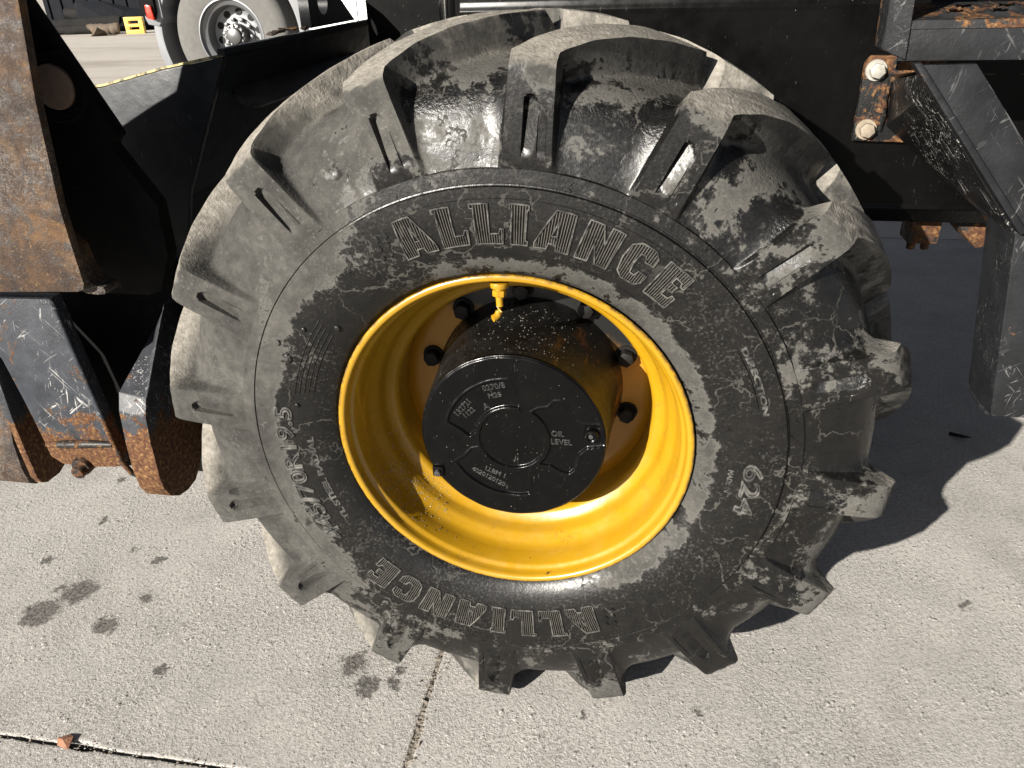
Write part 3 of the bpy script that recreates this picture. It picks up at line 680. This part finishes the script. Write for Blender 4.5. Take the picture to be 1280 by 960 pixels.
# flange with two studs and a cone under the sill
o = L(box('stud_block', .668, .722, .57, .63, .682, .742, 'under', None, .005))
for xs in (.680, .705): L(cyl('stud', (xs, .585, .69), (xs, .585, .668), .0085, .008, 'under', None, 12, .002))
L(prism('drain_boss', [(.735, .735), (.76, .705), (.79, .675), (.815, .683), (.83, .70), (.865, .712), (.88, .735)], 'y', .57, .68, 'under', None, .006))
# bolted mounting plate
mp = L(prism('mounting_plate', [(.516, .888), (.640, .884), (.640, 1.02), (.524, 1.022), (.516, 1.010)], 'y', YF-.016, YF-.003, 'mount', None, .0025))
for c, mt in (((.534, YF-.017, 1.000), 'bolt'), ((.535, YF-.017, .907), 'rbolt')):
    b = hexbolt('bolt', c, .0125, .012, mt, None, True, .3); b.data.transform(loader_inv); b.parent = mp
    if mt == 'rbolt': b['label'] = 'lower bolt tinged with rust'
w = tube('weld_bead', [(.556, YF-.018, .905), (.558, YF-.02, .93), (.555, YF-.019, .955), (.559, YF-.02, .985)], [.004, .005, .0045, .004], 'mount', None, 8); w.data.transform(loader_inv); w.parent = mp
w = tube('weld_bead', [(.556, YF-.03, .987), (.585, YF-.03, .989), (.61, YF-.03, .988)], [.005, .0055, .004], 'rust', None, 8); w.data.transform(loader_inv); w.parent = mp
# gusset from plate to brace
def solid(name, v, mat, bev=.002):   # eight corners: bottom ring then top ring
    bm = bmesh.new(); vs = [bm.verts.new(p) for p in v]
    for q in ((0, 1, 2, 3), (7, 6, 5, 4), (0, 4, 5, 1), (1, 5, 6, 2), (2, 6, 7, 3), (3, 7, 4, 0)): bm.faces.new([vs[i] for i in q])
    bmesh.ops.recalc_face_normals(bm, faces=bm.faces)
    bmesh.ops.bevel(bm, geom=list(bm.edges), offset=bev, segments=2, profile=.6, affect='EDGES', clamp_overlap=True)
    return L(frombm(name, bm, mat, None, True, 30))
YS = .25
t = .012
solid('gusset_plate', [(.536, YS+.006, 1.022), (.560, YF-.018, .985), (.566, YF-.018, .912), (.548, YS+.004, 1.000), (.716, YS+.006, .812), (.785, YF-.018, .760), (.775, YF-.018, .742), (.708, YS+.004, .800)], 'step_dark')
solid('gusset_web', [(.540, YS+.006, 1.026), (.556, YF-.018, .992), (.566, YF-.018, .992), (.552, YS+.006, 1.026), (.712, YS+.006, .830), (.778, YF-.018, .790), (.786, YF-.018, .790), (.722, YS+.006, .830)], 'step_dark')
# front brace: flat bar with turned edge
br = [(.523, 1.033), (.712, .806), (.722, .797), (.802, .797), (.602, 1.034)]
L(prism('step_brace', br, 'y', YS, YS+.012, 'step', None, .002))
solid('brace_flange', [(.518, YS-.016, 1.036), (.518, YS+.010, 1.036), (.528, YS+.010, 1.038), (.528, YS-.016, 1.038), (.708, YS-.016, .806), (.708, YS+.010, .806), (.718, YS+.010, .810), (.718, YS-.016, .810)], 'step', .003)
# hanging post, a folded section
solid('step_post', [(.750, YS, .4975), (.90, YS, .4975), (.90, YS+.112, .4975), (.752, YS+.112, .4975), (.706, YS, .815), (.86, YS, .815), (.86, YS+.112, .815), (.706, YS+.112, .815)], 'step', .004)
box_o = L(box('step_toe', .75, .90, YS+.02, YS+.10, .489, .4968, 'step', None, .002))
# tread: folded channel with punched holes
L(prism('step_tread_front', [(.500, 1.0385), (.95, 1.0385), (.95, 1.086), (.505, 1.086)], 'y', YS-.004, YS+.004, 'step', None, .002))
def tread_plate():
    bm = bmesh.new(); x0, x1, y0, y1, z = .503, .95, YS-.0045, YS+.150, 1.0880
    xs = np.linspace(x0, x1, 90); ys = np.linspace(y0, y1, 30); hs = [(.572+.055*i, YS+.040+.045*(j)+.0) for i in range(8) for j in range(2)]
    hs = [(hx+(.027 if hy > YS+.06 else 0), hy) for hx, hy in hs]; g = {}
    def hz(x, y):
        d = min(math.hypot(x-hx, y-hy) for hx, hy in hs); 
        return d
    for i, x in enumerate(xs):
        for j, y in enumerate(ys):
            d = hz(x, y); zz = z + .005*math.exp(-((d-.0145)/.004)**2) + .085*(y-y0)
            g[i, j] = bm.verts.new((x, y, zz))
    for i in range(89):
        for j in range(29):
            if hz((xs[i]+xs[i+1])/2, (ys[j]+ys[j+1])/2) > .0125: bm.faces.new((g[i, j], g[i+1, j], g[i+1, j+1], g[i, j+1]))
    # folded lip along the front
    low = [bm.verts.new((x, y0-.0015, 1.078)) for x in xs]
    for i in range(89): bm.faces.new((g[i, 0], low[i], low[i+1], g[i+1, 0]))
    return frombm('step_tread_top', bm, 'tread', None, True, 40)
L(tread_plate())
L(prism('step_tread_back', [(.503, 1.045), (.95, 1.045), (.95, 1.093), (.503, 1.093)], 'y', YS+.136, YS+.142, 'step_dark', None, .002))
solid('step_upright', [(.480, YS+.005, 1.052), (.5085, YS-.010, 1.040), (.5085, YS+.05, 1.040), (.482, YS+.06, 1.052), (.466, YS+.005, 1.45), (.4935, YS-.010, 1.45), (.4935, YS+.05, 1.45), (.468, YS+.06, 1.45)], 'step', .003)

L(box('boom_tower', -.55, -.165, 1.12, 1.6, .70, 2.1, 'dark', None, .01))
# ------------------------------------------------------------------ bucket in front of the loader (left)
bucket = empty('loader_bucket', (-.8, .5, .1), 'black loader bucket with a scuffed yellow-edged cheek, between rusty arm and wheel', 'bucket')
bucket_inv = Matrix.Translation((.8, -.5, -.1))
def B(o): o.data.transform(bucket_inv); o.parent = bucket; return o
XB, YB = -.60, .47
B(prism('bucket_cheek', [(-.601, 1.034), (-.735, .776), (-.80, .52), (-.80, .30), (-1.35, .30), (-1.25, .80), (-1.05, .93), (-.905, .978), (-.860, .9835), (-.73, 1.012)], 'y', YB, YB+.018, 'bucket', None, .002))
ce = [(-1.05, .933), (-.905, .981), (-.860, .9865), (-.73, 1.015), (-.601, 1.037)]
B(tube('cheek_edge', [(x, YB+.004, z) for x, z in ce], .0028, 'edge', None, 8))
B(tube('cheek_edge', [(-.601, YB+.003, 1.036), (-.668, YB+.003, .905), (-.735, YB+.003, .776)], .0016, 'step', None, 8))
bk = [(-.601, 1.034), (-.735, .776), (-.80, .52), (-.80, .30), (-.74, .12), (-.76, .12), (-.82, .30), (-.82, .52), (-.755, .776), (-.63, 1.034)]
B(prism('bucket_back', bk, 'y', YB+.019, 2.5, 'bucket', None, .002))
B(box('top_rail', -.613, -.597, YB+.001, 2.5, 1.0345, 1.0485, 'bucket', None, .003))
pad = prism('light_catch_plate', [(.60+.06*math.cos(w)*1.0, .955+.035*math.sin(w)) for w in np.linspace(R_(90), R_(270), 12)] + [(1.25, .920), (1.25, .990)], 'x', -.004, .004, 'coupler', None, .002)  # plate added and tilted to catch sky light, for a bright patch
pad.data.transform(Matrix.Translation((-.628, 0, .0)) @ Matrix.Translation((0, 0, .955)) @ Matrix.Rotation(R_(-42), 4, 'Y') @ Matrix.Translation((0, 0, -.955))); pad.data.materials[0] = M['step']; B(pad)
def ear(y0, y1, h, lean, hole):
    n = 20; cy = y0+.085; cz = 1.052+h*.62; ro = [(y0, 1.0525), (y1, 1.0525), (y0+.16, 1.052+h*.98), (y0+.13, 1.052+h*1.10), (y0+.06, 1.052+h*1.10), (y0+.0, 1.052+h*.95)]
    cu = poly_curve([ro, [(cy+hole*math.cos(w), cz+hole*.9*math.sin(w)) for w in np.linspace(0, 2*math.pi, n, endpoint=False)]])
    cu.dimensions = '2D'; cu.fill_mode = 'BOTH'; cu.extrude = .0125; me = curve_mesh(cu)
    o = bpy.data.objects.new('coupling_ear', me); COL.objects.link(o); me.materials.clear(); me.materials.append(M['step'])
    for q in me.vertices: a, b, c = q.co; q.co = (-.618+c, a, b)
    return B(o)
ear(.90, 1.19, .082, 0, .030); ear(1.46, 1.85, .12, 0, .03)
# brown litter caught on the rail
# ------------------------------------------------------------------ lift arm and coupler at the left edge
arm = empty('lift_arm', (-.9, .08, .3), 'rusty lift arm with pin and hooked steel coupler at the left edge', 'lift arm')
arm_inv = Matrix.Translation((.9, -.08, -.3))
def A(o): o.data.transform(arm_inv); o.parent = arm; return o
YA = .05
A(prism('arm_plate', [(-.690, .737), (-.678, .741), (-.674, .752), (-.675, .80), (-.675, .87), (-.661, 1.016), (-.640, 1.146), (-.60, 1.40), (-.88, 1.40), (-.945, 1.19), (-1.02, 1.135), (-1.12, 1.10), (-1.30, 1.05), (-1.30, .718), (-.90, .7285)], 'y', YA, YA+.016, 'rust', None, .003))
# rolled lip under the plate
lip = [(-.72, .742), (-.690, .7285), (-.672, .7265), (-.657, .7275), (-.654, .733), (-.656, .740), (-.668, .742), (-.679, .750), (-.686, .768), (-.690, .80), (-.72, .83)]
A(prism('plate_lip', lip, 'y', YA+.017, YA+.055, 'rust', None, .002))
# black link plate behind, carrying the pin
YP = .17
A(prism('link_plate', [(-.770, 1.40), (-.742, 1.16), (-.730, 1.135), (-.650, .972), (-.640, .950), (-.650, .942), (-.655, .935), (-.600, .845), (-.602, .76), (-.63, .695), (-.66, .685), (-.95, .685), (-1.03, .90), (-1.03, 1.035), (-.94, 1.08), (-.885, 1.105), (-.862, 1.15), (-.85, 1.40)], 'y', YP, YP+.03, 'dark', None, .003))
pin = A(cyl('pivot_pin', (-.716, YP+.02, 1.024), (-.716, YP-.014, 1.024), .0345, .033, 'pin', None, 48, .004))
A(revolve('pin_boss', [(.036, YP+.001), (.036, YP-.010), (.038, YP-.012), (.050, YP-.012), (.0525, YP-.009), (.0525, YP+.001)], 'dark', None, 64, sharp=35, cx=-.716, cz=1.024))
# scratched coupler plate hanging under the arm
YC = .20
cp = A(prism('coupler_plate', [(-.877, .66), (-1.12, .655), (-1.045, .545), (-1.034, .525), (-1.020, .436), (-1.009, .345), (-1.006, .303), (-.985, .286), (-.940, .282), (-.865, .288), (-.846, .292), (-.842, .330)], 'y', YC, YC+.024, 'coupler', None, .003))
w = tube('edge_bead', [(-.880, YC-.002, .66), (-.862, YC-.003, .50), (-.842, YC-.002, .305), (-.832, YC+.004, .275), (-.822, YC+.012, .258)], [.0055, .005, .006, .006, .004], 'coupler', None, 10); A(w)
w = tube('weld_bead', [(-.999, YC-.004, .335), (-.95, YC-.007, .341), (-.90, YC-.007, .346), (-.848, YC-.004, .347)], [.006, .009, .0085, .006], 'under', None, 10); A(w)
bl = A(cyl('coupler_bolt', (-.935, YC+.03, .288), (-.935, YC-.024, .281), .0150, .0140, 'under', None, 20, .003)); A(cyl('bolt_boss', (-.937, YC+.03, .290), (-.936, YC-.010, .286), .022, .020, 'under', None, 20, .003))
# hooks: plates standing lengthwise, rounded at the foot
hk = [(.32, .600), (.299, .575), (.199, .458), (.183, .425), (.176, .361), (.173, .300), (.176, .262), (.190, .235), (.215, .217), (.245, .210), (.277, .213), (.305, .235), (.325, .275), (.345, .330), (.42, .42), (.46, .60)]
hl = list(hk); hl[0] = (.40, .572); hl[1] = (.352, .536); hl[2] = (.199, .469); hl[3] = (.184, .435)
bm = bmesh.new(); va = [bm.verts.new((-.800, a, b)) for a, b in hl]; vb = [bm.verts.new((-.745, a, b)) for a, b in hk]; nn = len(hk)
bm.faces.new(va); bm.faces.new(vb[::-1])
for i in range(nn): bm.faces.new((va[i], vb[i], vb[(i+1) % nn], va[(i+1) % nn]))
bmesh.ops.bevel(bm, geom=list(bm.edges), offset=.0025, segments=2, profile=.6, affect='EDGES', clamp_overlap=True)
A(frombm('coupler_hook', bm, 'hook', None, True, 25))
h2 = [(.34, .60), (.21, .535), (.191, .475), (.188, .40), (.189, .327), (.192, .250), (.200, .232), (.213, .224), (.25, .222), (.282, .235), (.30, .28), (.35, .45)]
A(prism('coupler_hook', h2, 'x', -1.066, -1.050, 'hook', None, .003))
h3 = [(.36, .52), (.275, .40), (.250, .29), (.247, .225), (.252, .185), (.27, .170), (.30, .174), (.325, .20), (.36, .32), (.40, .52)]
A(prism('coupler_hook', h3, 'x', -1.26, -1.140, 'rust', None, .003))
A(box('coupler_beam', -1.25, -.60, .36, .455, .17, .64, 'dark', None, .01))

# ------------------------------------------------------------------ lorry behind
k = NT('grey_road_tyre'); n = k.noise(20, 6, .6)
M['rtyre'] = k.out(k.mix(n, (.055, .053, .05), (.10, .097, .09)), .85, k.bump(k.noise(50, 5, .7), .4, .006))
k = NT('aluminium_rim'); M['alu'] = k.out(k.mix(k.noise(9, 5, .6), (.10, .105, .11), (.18, .185, .19)), .45, metal=.5)
k = NT('chromed_hub'); M['chub'] = k.out((.085, .085, .085), .38, metal=.6)
k = NT('grey_mudguard'); M['guard'] = k.out(k.mix(k.noise(3, 5, .6), (.105, .11, .12), (.15, .155, .162)), .5)
k = NT('white_lorry_paint'); M['white'] = k.out(k.mix(k.noise(3, 4), (.78, .79, .79), (.84, .84, .83)), .3)
k = NT('red_reflector'); M['red'] = k.out(k.mix(k.rng(k.voro(90), .2, .5), (.75, .05, .02), (.55, .02, .01)), .2)
lorry = empty('parked_lorry', (-4.07, 7.2, 0), 'white lorry with grey mudguard and chromed rear wheel, parked beyond the bucket', 'lorry')
WX, WY, WZ, WR = -4.07, 7.0, .615, .615
lw = empty('x', (0, 0, 0), None, None); lw.name = 'rear_wheel'; lw.parent = lorry; lw.location = (WX+4.07, WY-7.2, WZ)
revolve('tyre', [(.345, .02), (.355, -.01), (.40, -.02), (.50, -.022), (.56, -.012), (.595, .01), (.607, .03), (.615, .05), (.615, .12), (.606, .125), (.606, .135), (.615, .14), (.615, .20), (.606, .205), (.606, .215), (.615, .22), (.615, .28), (.595, .32), (.50, .34)], 'rtyre', lw, 128, sharp=40)
revolve('rim', [(.345, .03), (.352, .0), (.352, -.012), (.340, -.014), (.335, -.004), (.330, .02), (.305, .035), (.285, .05), (.275, .10), (.272, .15), (.268, .17), (.240, .185), (.17, .178), (.165, .165), (.10, .160), (.001, .160)], 'alu', lw, 96, sharp=35)
hole = None
for i in range(10):
    a = R_(36*i+12); c = (.218*math.cos(a), .1795, .218*math.sin(a))
    if hole is None: hole = cyl('hand_hole', (0, -.006, 0), (0, .01, 0), .034, .034, 'nut', lw, 20, .0); hole.location = c
    else: dup(hole, lw, loc=c)
nut = None
for i in range(10):
    a = R_(36*i+30); c = (.150*math.cos(a), .165, .150*math.sin(a))
    if nut is None: nut = hexbolt('wheel_nut', (0, 0, 0), .021, .04, 'chub', lw, False); nut.location = c
    else: dup(nut, lw, loc=c)
ah = revolve('axle_hub', [(.001, .02), (.06, .022), (.075, .03), (.08, .06), (.105, .065), (.112, .075), (.112, .16)], 'chub', lw, 48, sharp=35)
sn = None
for i in range(12):
    a = R_(30*i); c = (.094*math.cos(a), .062, .094*math.sin(a))
    if sn is None: sn = cyl('hub_stud', (0, .004, 0), (0, -.014, 0), .0125, .012, 'chub', ah, 8, .002); sn.location = c
    else: dup(sn, ah, loc=c)
lorry_inv = Matrix.Translation((4.07, -7.2, 0))
def T(o): o.data.transform(lorry_inv); o.parent = lorry; return o
outer = [(WX+.83*math.cos(R_(a)), WZ+.83*math.sin(R_(a))) for a in np.linspace(-22, 200, 40)]
inner = [(WX+.745*math.cos(R_(a)), WZ+.745*math.sin(R_(a))) for a in np.linspace(200, -22, 40)]
T(prism('mudguard', outer+inner, 'y', 6.97, 7.45, 'guard', None, .008))
inn2 = [(WX+.744*math.cos(R_(a)), WZ+.744*math.sin(R_(a))) for a in np.linspace(-40, 215, 40)]
T(prism('wheel_arch_liner', inn2+[(WX-.5, .15), (WX+.5, .15)], 'y', 7.36, 7.45, 'dark', None, .004))
T(box('mud_flap', WX-.79, WX-.74, 7.0, 7.42, .18, .50, 'nut', None, .004))
T(box('body_panel', WX+.845, WX+2.6, 6.98, 7.4, .52, 2.2, 'white', None, .006))
for z in (.66, .90): T(box('panel_seam', WX+.84, WX+2.6, 6.972, 6.979, z, z+.006, 'guard', None, .0))
for x in (WX+1.36, WX+1.9): T(box('panel_seam', x, x+.006, 6.971, 6.979, .53, 2.19, 'guard', None, .0))
T(box('body_skirt', WX-.8, WX+.82, 7.46, 7.6, .9, 2.2, 'white', None, .006))
# tail lamp carrier
T(prism('lamp_carrier', [(-4.960, .80), (-4.940, .74), (-4.820, .72), (-4.760, .80), (-4.760, 1.15), (-4.950, 1.15)], 'y', 6.95, 7.4, 'guard', None, .015))
T(prism('lamp_hood', [(-4.955, .86), (-4.900, .80), (-4.830, .785), (-4.800, .86), (-4.800, 1.2), (-4.955, 1.2)], 'y', 6.90, 6.949, 'dark', None, .01))
T(prism('red_lamp', [(-4.885, .80), (-4.815, .785), (-4.825, .915), (-4.885, .925)], 'y', 6.872, 6.899, 'red', None, .006))

# ------------------------------------------------------------------ far clutter
k = NT('yellow_plastic'); M['yplastic'] = k.out(k.mix(k.noise(8, 4), (.62, .36, .06), (.72, .45, .10)), .5)
k = NT('pale_blue_sheet'); M['pale'] = k.out(k.mix(k.noise(4, 4), (.38, .43, .50), (.48, .53, .60)), .6)
k = NT('dark_timber'); M['timber'] = k.out(k.mix(k.noise(14, 5, .6), (.008, .008, .008), (.022, .021, .020)), .9, spec=.1)  # shade over the far clutter is put into this dark base
k = NT('weathered_timber'); M['timber2'] = k.out(k.mix(k.noise(14, 5, .6), (.05, .036, .024), (.11, .08, .055)), .85)
k = NT('dark_tarpaulin'); M['tarp'] = k.out(k.mix(k.noise(3, 5, .6), (.004, .0045, .006), (.010, .011, .014)), .8, k.bump(k.noise(5, 5, .6), .6, .05), spec=.08)  # darkened colour stands for the shade on the shed and heap
yb = empty('plastic_stand', (-12.0, 17.3, 0), 'small yellow plastic stand with slots, on the far yard by the rubbish', 'stand')
for z0, z1 in ((0, .10), (.17, .25), (.33, .42)): box('stand_rail', -.24, .24, -.12, .12, z0, z1, 'yplastic', yb, .015)
for x0 in (-.24, .13): box('stand_upright', x0, x0+.11, -.115, .115, .06, .36, 'yplastic', yb, .012)
yb.rotation_euler = (0, 0, .35); yb.scale = (.85, .85, .85)
shed = empty('storage_shed', (-14.2, 20.5, 0), 'shed front with shadow put into its dark colour, at the far left of the yard', 'shed')
box('wall', -2.6, 1.1, 0, .4, 0, 4.0, 'tarp', shed, .02)
for i in range(9): box('cladding_rib', -2.5+i*.4, -2.42+i*.4, -.05, -.001, .02, 3.9, 'tarp', shed, .01)
van = empty('pale_container', (-12.2, 19.2, 0), 'pale blue container end beyond the yellow stand', 'container')
box('end_wall', -.75, 1.4, 0, 3, .35, 2.6, 'pale', van, .03); box('base_beam', -.75, 1.4, .02, 2.9, .12, .34, 'tarp', van, .02)
for i in range(5): box('corrugation', -.65+i*.42, -.50+i*.42, -.04, -.001, .42, 2.5, 'pale', van, .012)
tb = [((-14.6, 17.6, .16), (-12.9, 18.1, .20), .16, 'timber'), ((-14.3, 17.2, .10), (-12.8, 17.5, .11), .10, 'timber'), ((-14.5, 18.3, .42), (-13.0, 18.4, .36), .13, 'timber'), ((-13.0, 17.0, .12), (-12.35, 17.15, .12), .12, 'timber2')]
labs = ['thick dark pole lying at the front of the far rubbish', 'thin dark pole lying lowest in the far rubbish', 'dark pole resting on top of the far rubbish', 'short brown log beside the yellow plastic stand']
for (p0, p1, r, mt), lb in zip(tb, labs):
    n = 12; a, b = Vector(p0), Vector(p1); pts = [a.lerp(b, i/n)+Vector((0, random.uniform(-.015, .015), random.uniform(-.015, .015))) for i in range(n+1)]
    tag(tube('discarded_pole' if mt == 'timber' else 'log', pts, [r*random.uniform(.92, 1.06) for _ in pts], mt), lb, 'pole' if mt == 'timber' else 'log', 'rubbish along the far yard edge')
def shard(name, c, s, mat, parent=None, n=9):
    bm = bmesh.new(); pts = [bm.verts.new((c[0]+random.gauss(0, s[0]), c[1]+random.gauss(0, s[1]), max(.001, c[2]+random.gauss(0, s[2])))) for _ in range(n)]
    bmesh.ops.convex_hull(bm, input=pts); loose = [v for v in bm.verts if not v.link_faces]; bmesh.ops.delete(bm, geom=loose, context='VERTS')
    return frombm(name, bm, mat, parent)
tag(shard('tarpaulin_heap', (-13.4, 18.6, .3), (.7, .3, .22), 'tarp', n=30), 'crumpled dark tarpaulin heap behind the far poles', 'tarpaulin')
tag(shard('stone', (-12.55, 16.7, .05), (.10, .08, .05), 'timber2', n=14), 'small pale stone in front of the brown log', 'stone')
tag(shard('paper_scrap', (-13.6, 15.6, .02), (.10, .05, .015), 'white', n=8), 'white paper scrap on the far yard', 'scrap')

# ------------------------------------------------------------------ small things on the near ground
k = NT('brown_leaf'); M['leaf'] = k.out(k.mix(k.noise(120, 5), (.12, .045, .025), (.30, .15, .08)), .7, k.bump(k.noise(200, 4), .6, .002))
tag(shard('dry_leaf', (-.765, -.205, .004), (.011, .007, .0025), 'leaf', n=12), 'curled brown leaf scrap by the slab joint', 'leaf')
tag(shard('dark_stone', (.075, -.157, .004), (.006, .004, .003), 'nut', n=12), 'small black chip near the lower middle of the ground', 'chip')
tag(shard('dark_chip', (1.05, 1.02, .004), (.018, .010, .003), 'nut', n=12), 'black chip lying inside the wheel shadow', 'chip')
# crumbs of loose mortar
v, f = [], []
def crumb(x, y, s):
    o = len(v); 
    for q in ((1, 0, 0), (-.3, .9, .1), (-.4, -.8, 0), (.1, .1, .8), (.5, .6, .35), (-.6, 0, .4)):
        v.append((x+q[0]*s*random.uniform(.7, 1.2), y+q[1]*s*random.uniform(.7, 1.2), q[2]*s*random.uniform(.5, .9)+.0002))
    for q in ((0, 4, 3), (4, 1, 3), (1, 5, 3), (5, 2, 3), (2, 0, 3), (0, 1, 4), (1, 2, 5)): f.append(tuple(o+i for i in q))
for _ in range(1500): crumb(random.uniform(-1.1, 1.5), random.uniform(-.33, .9), random.uniform(.0008, .0024)**1)
_k = len(f)
for _ in range(170): crumb(JX+random.gauss(0, .005), random.uniform(-.3, .08), random.uniform(.0008, .0022))
for _ in range(90): crumb(random.uniform(-1.0, -.4), JY+random.gauss(0, .007), random.uniform(.001, .003))
g = mesh('loose_grit', v, f, 'concrete'); g.data.materials.append(M['joint'])
for i, pl in enumerate(g.data.polygons): pl.material_index = 1 if i >= _k else 0
tag(g, 'pale loose grit scattered over the concrete', 'grit', kind='stuff')
v, f = [], []
for _ in range(260): crumb(random.uniform(-1.1, 1.5), random.uniform(-.33, .6), random.uniform(.0008, .002))
g = mesh('dark_grit', v, f, 'nut'); tag(g, 'dark specks of grit scattered over the concrete', 'grit', kind='stuff')
# rust-brown leaf litter on the bucket rail
for i in range(9):
    y = .70+i*.045+random.uniform(-.01, .01); o = shard('rust_flake', (-.612+random.uniform(-.012, .012), y, 1.056), (.008, .016, .003), 'rust', None, 8); B(o)
# polished cylinder rod and bracket in front of the chassis
cy_ = empty('tilt_cylinder', (-.295, .95, .9), 'bright cylinder rod standing above the top of the big tyre', 'cylinder')
cyl('rod', (.0, 0, .10), (.0, 0, .6), .019, .019, 'chrome', cy_, 32, .002); cyl('rod_gland', (.0, 0, .02), (.0, 0, .115), .034, .034, 'bolt', cy_, 32, .004); box('cylinder_bracket', -.05, .08, -.03, .09, -.1, .03, 'dark', cy_, .006)
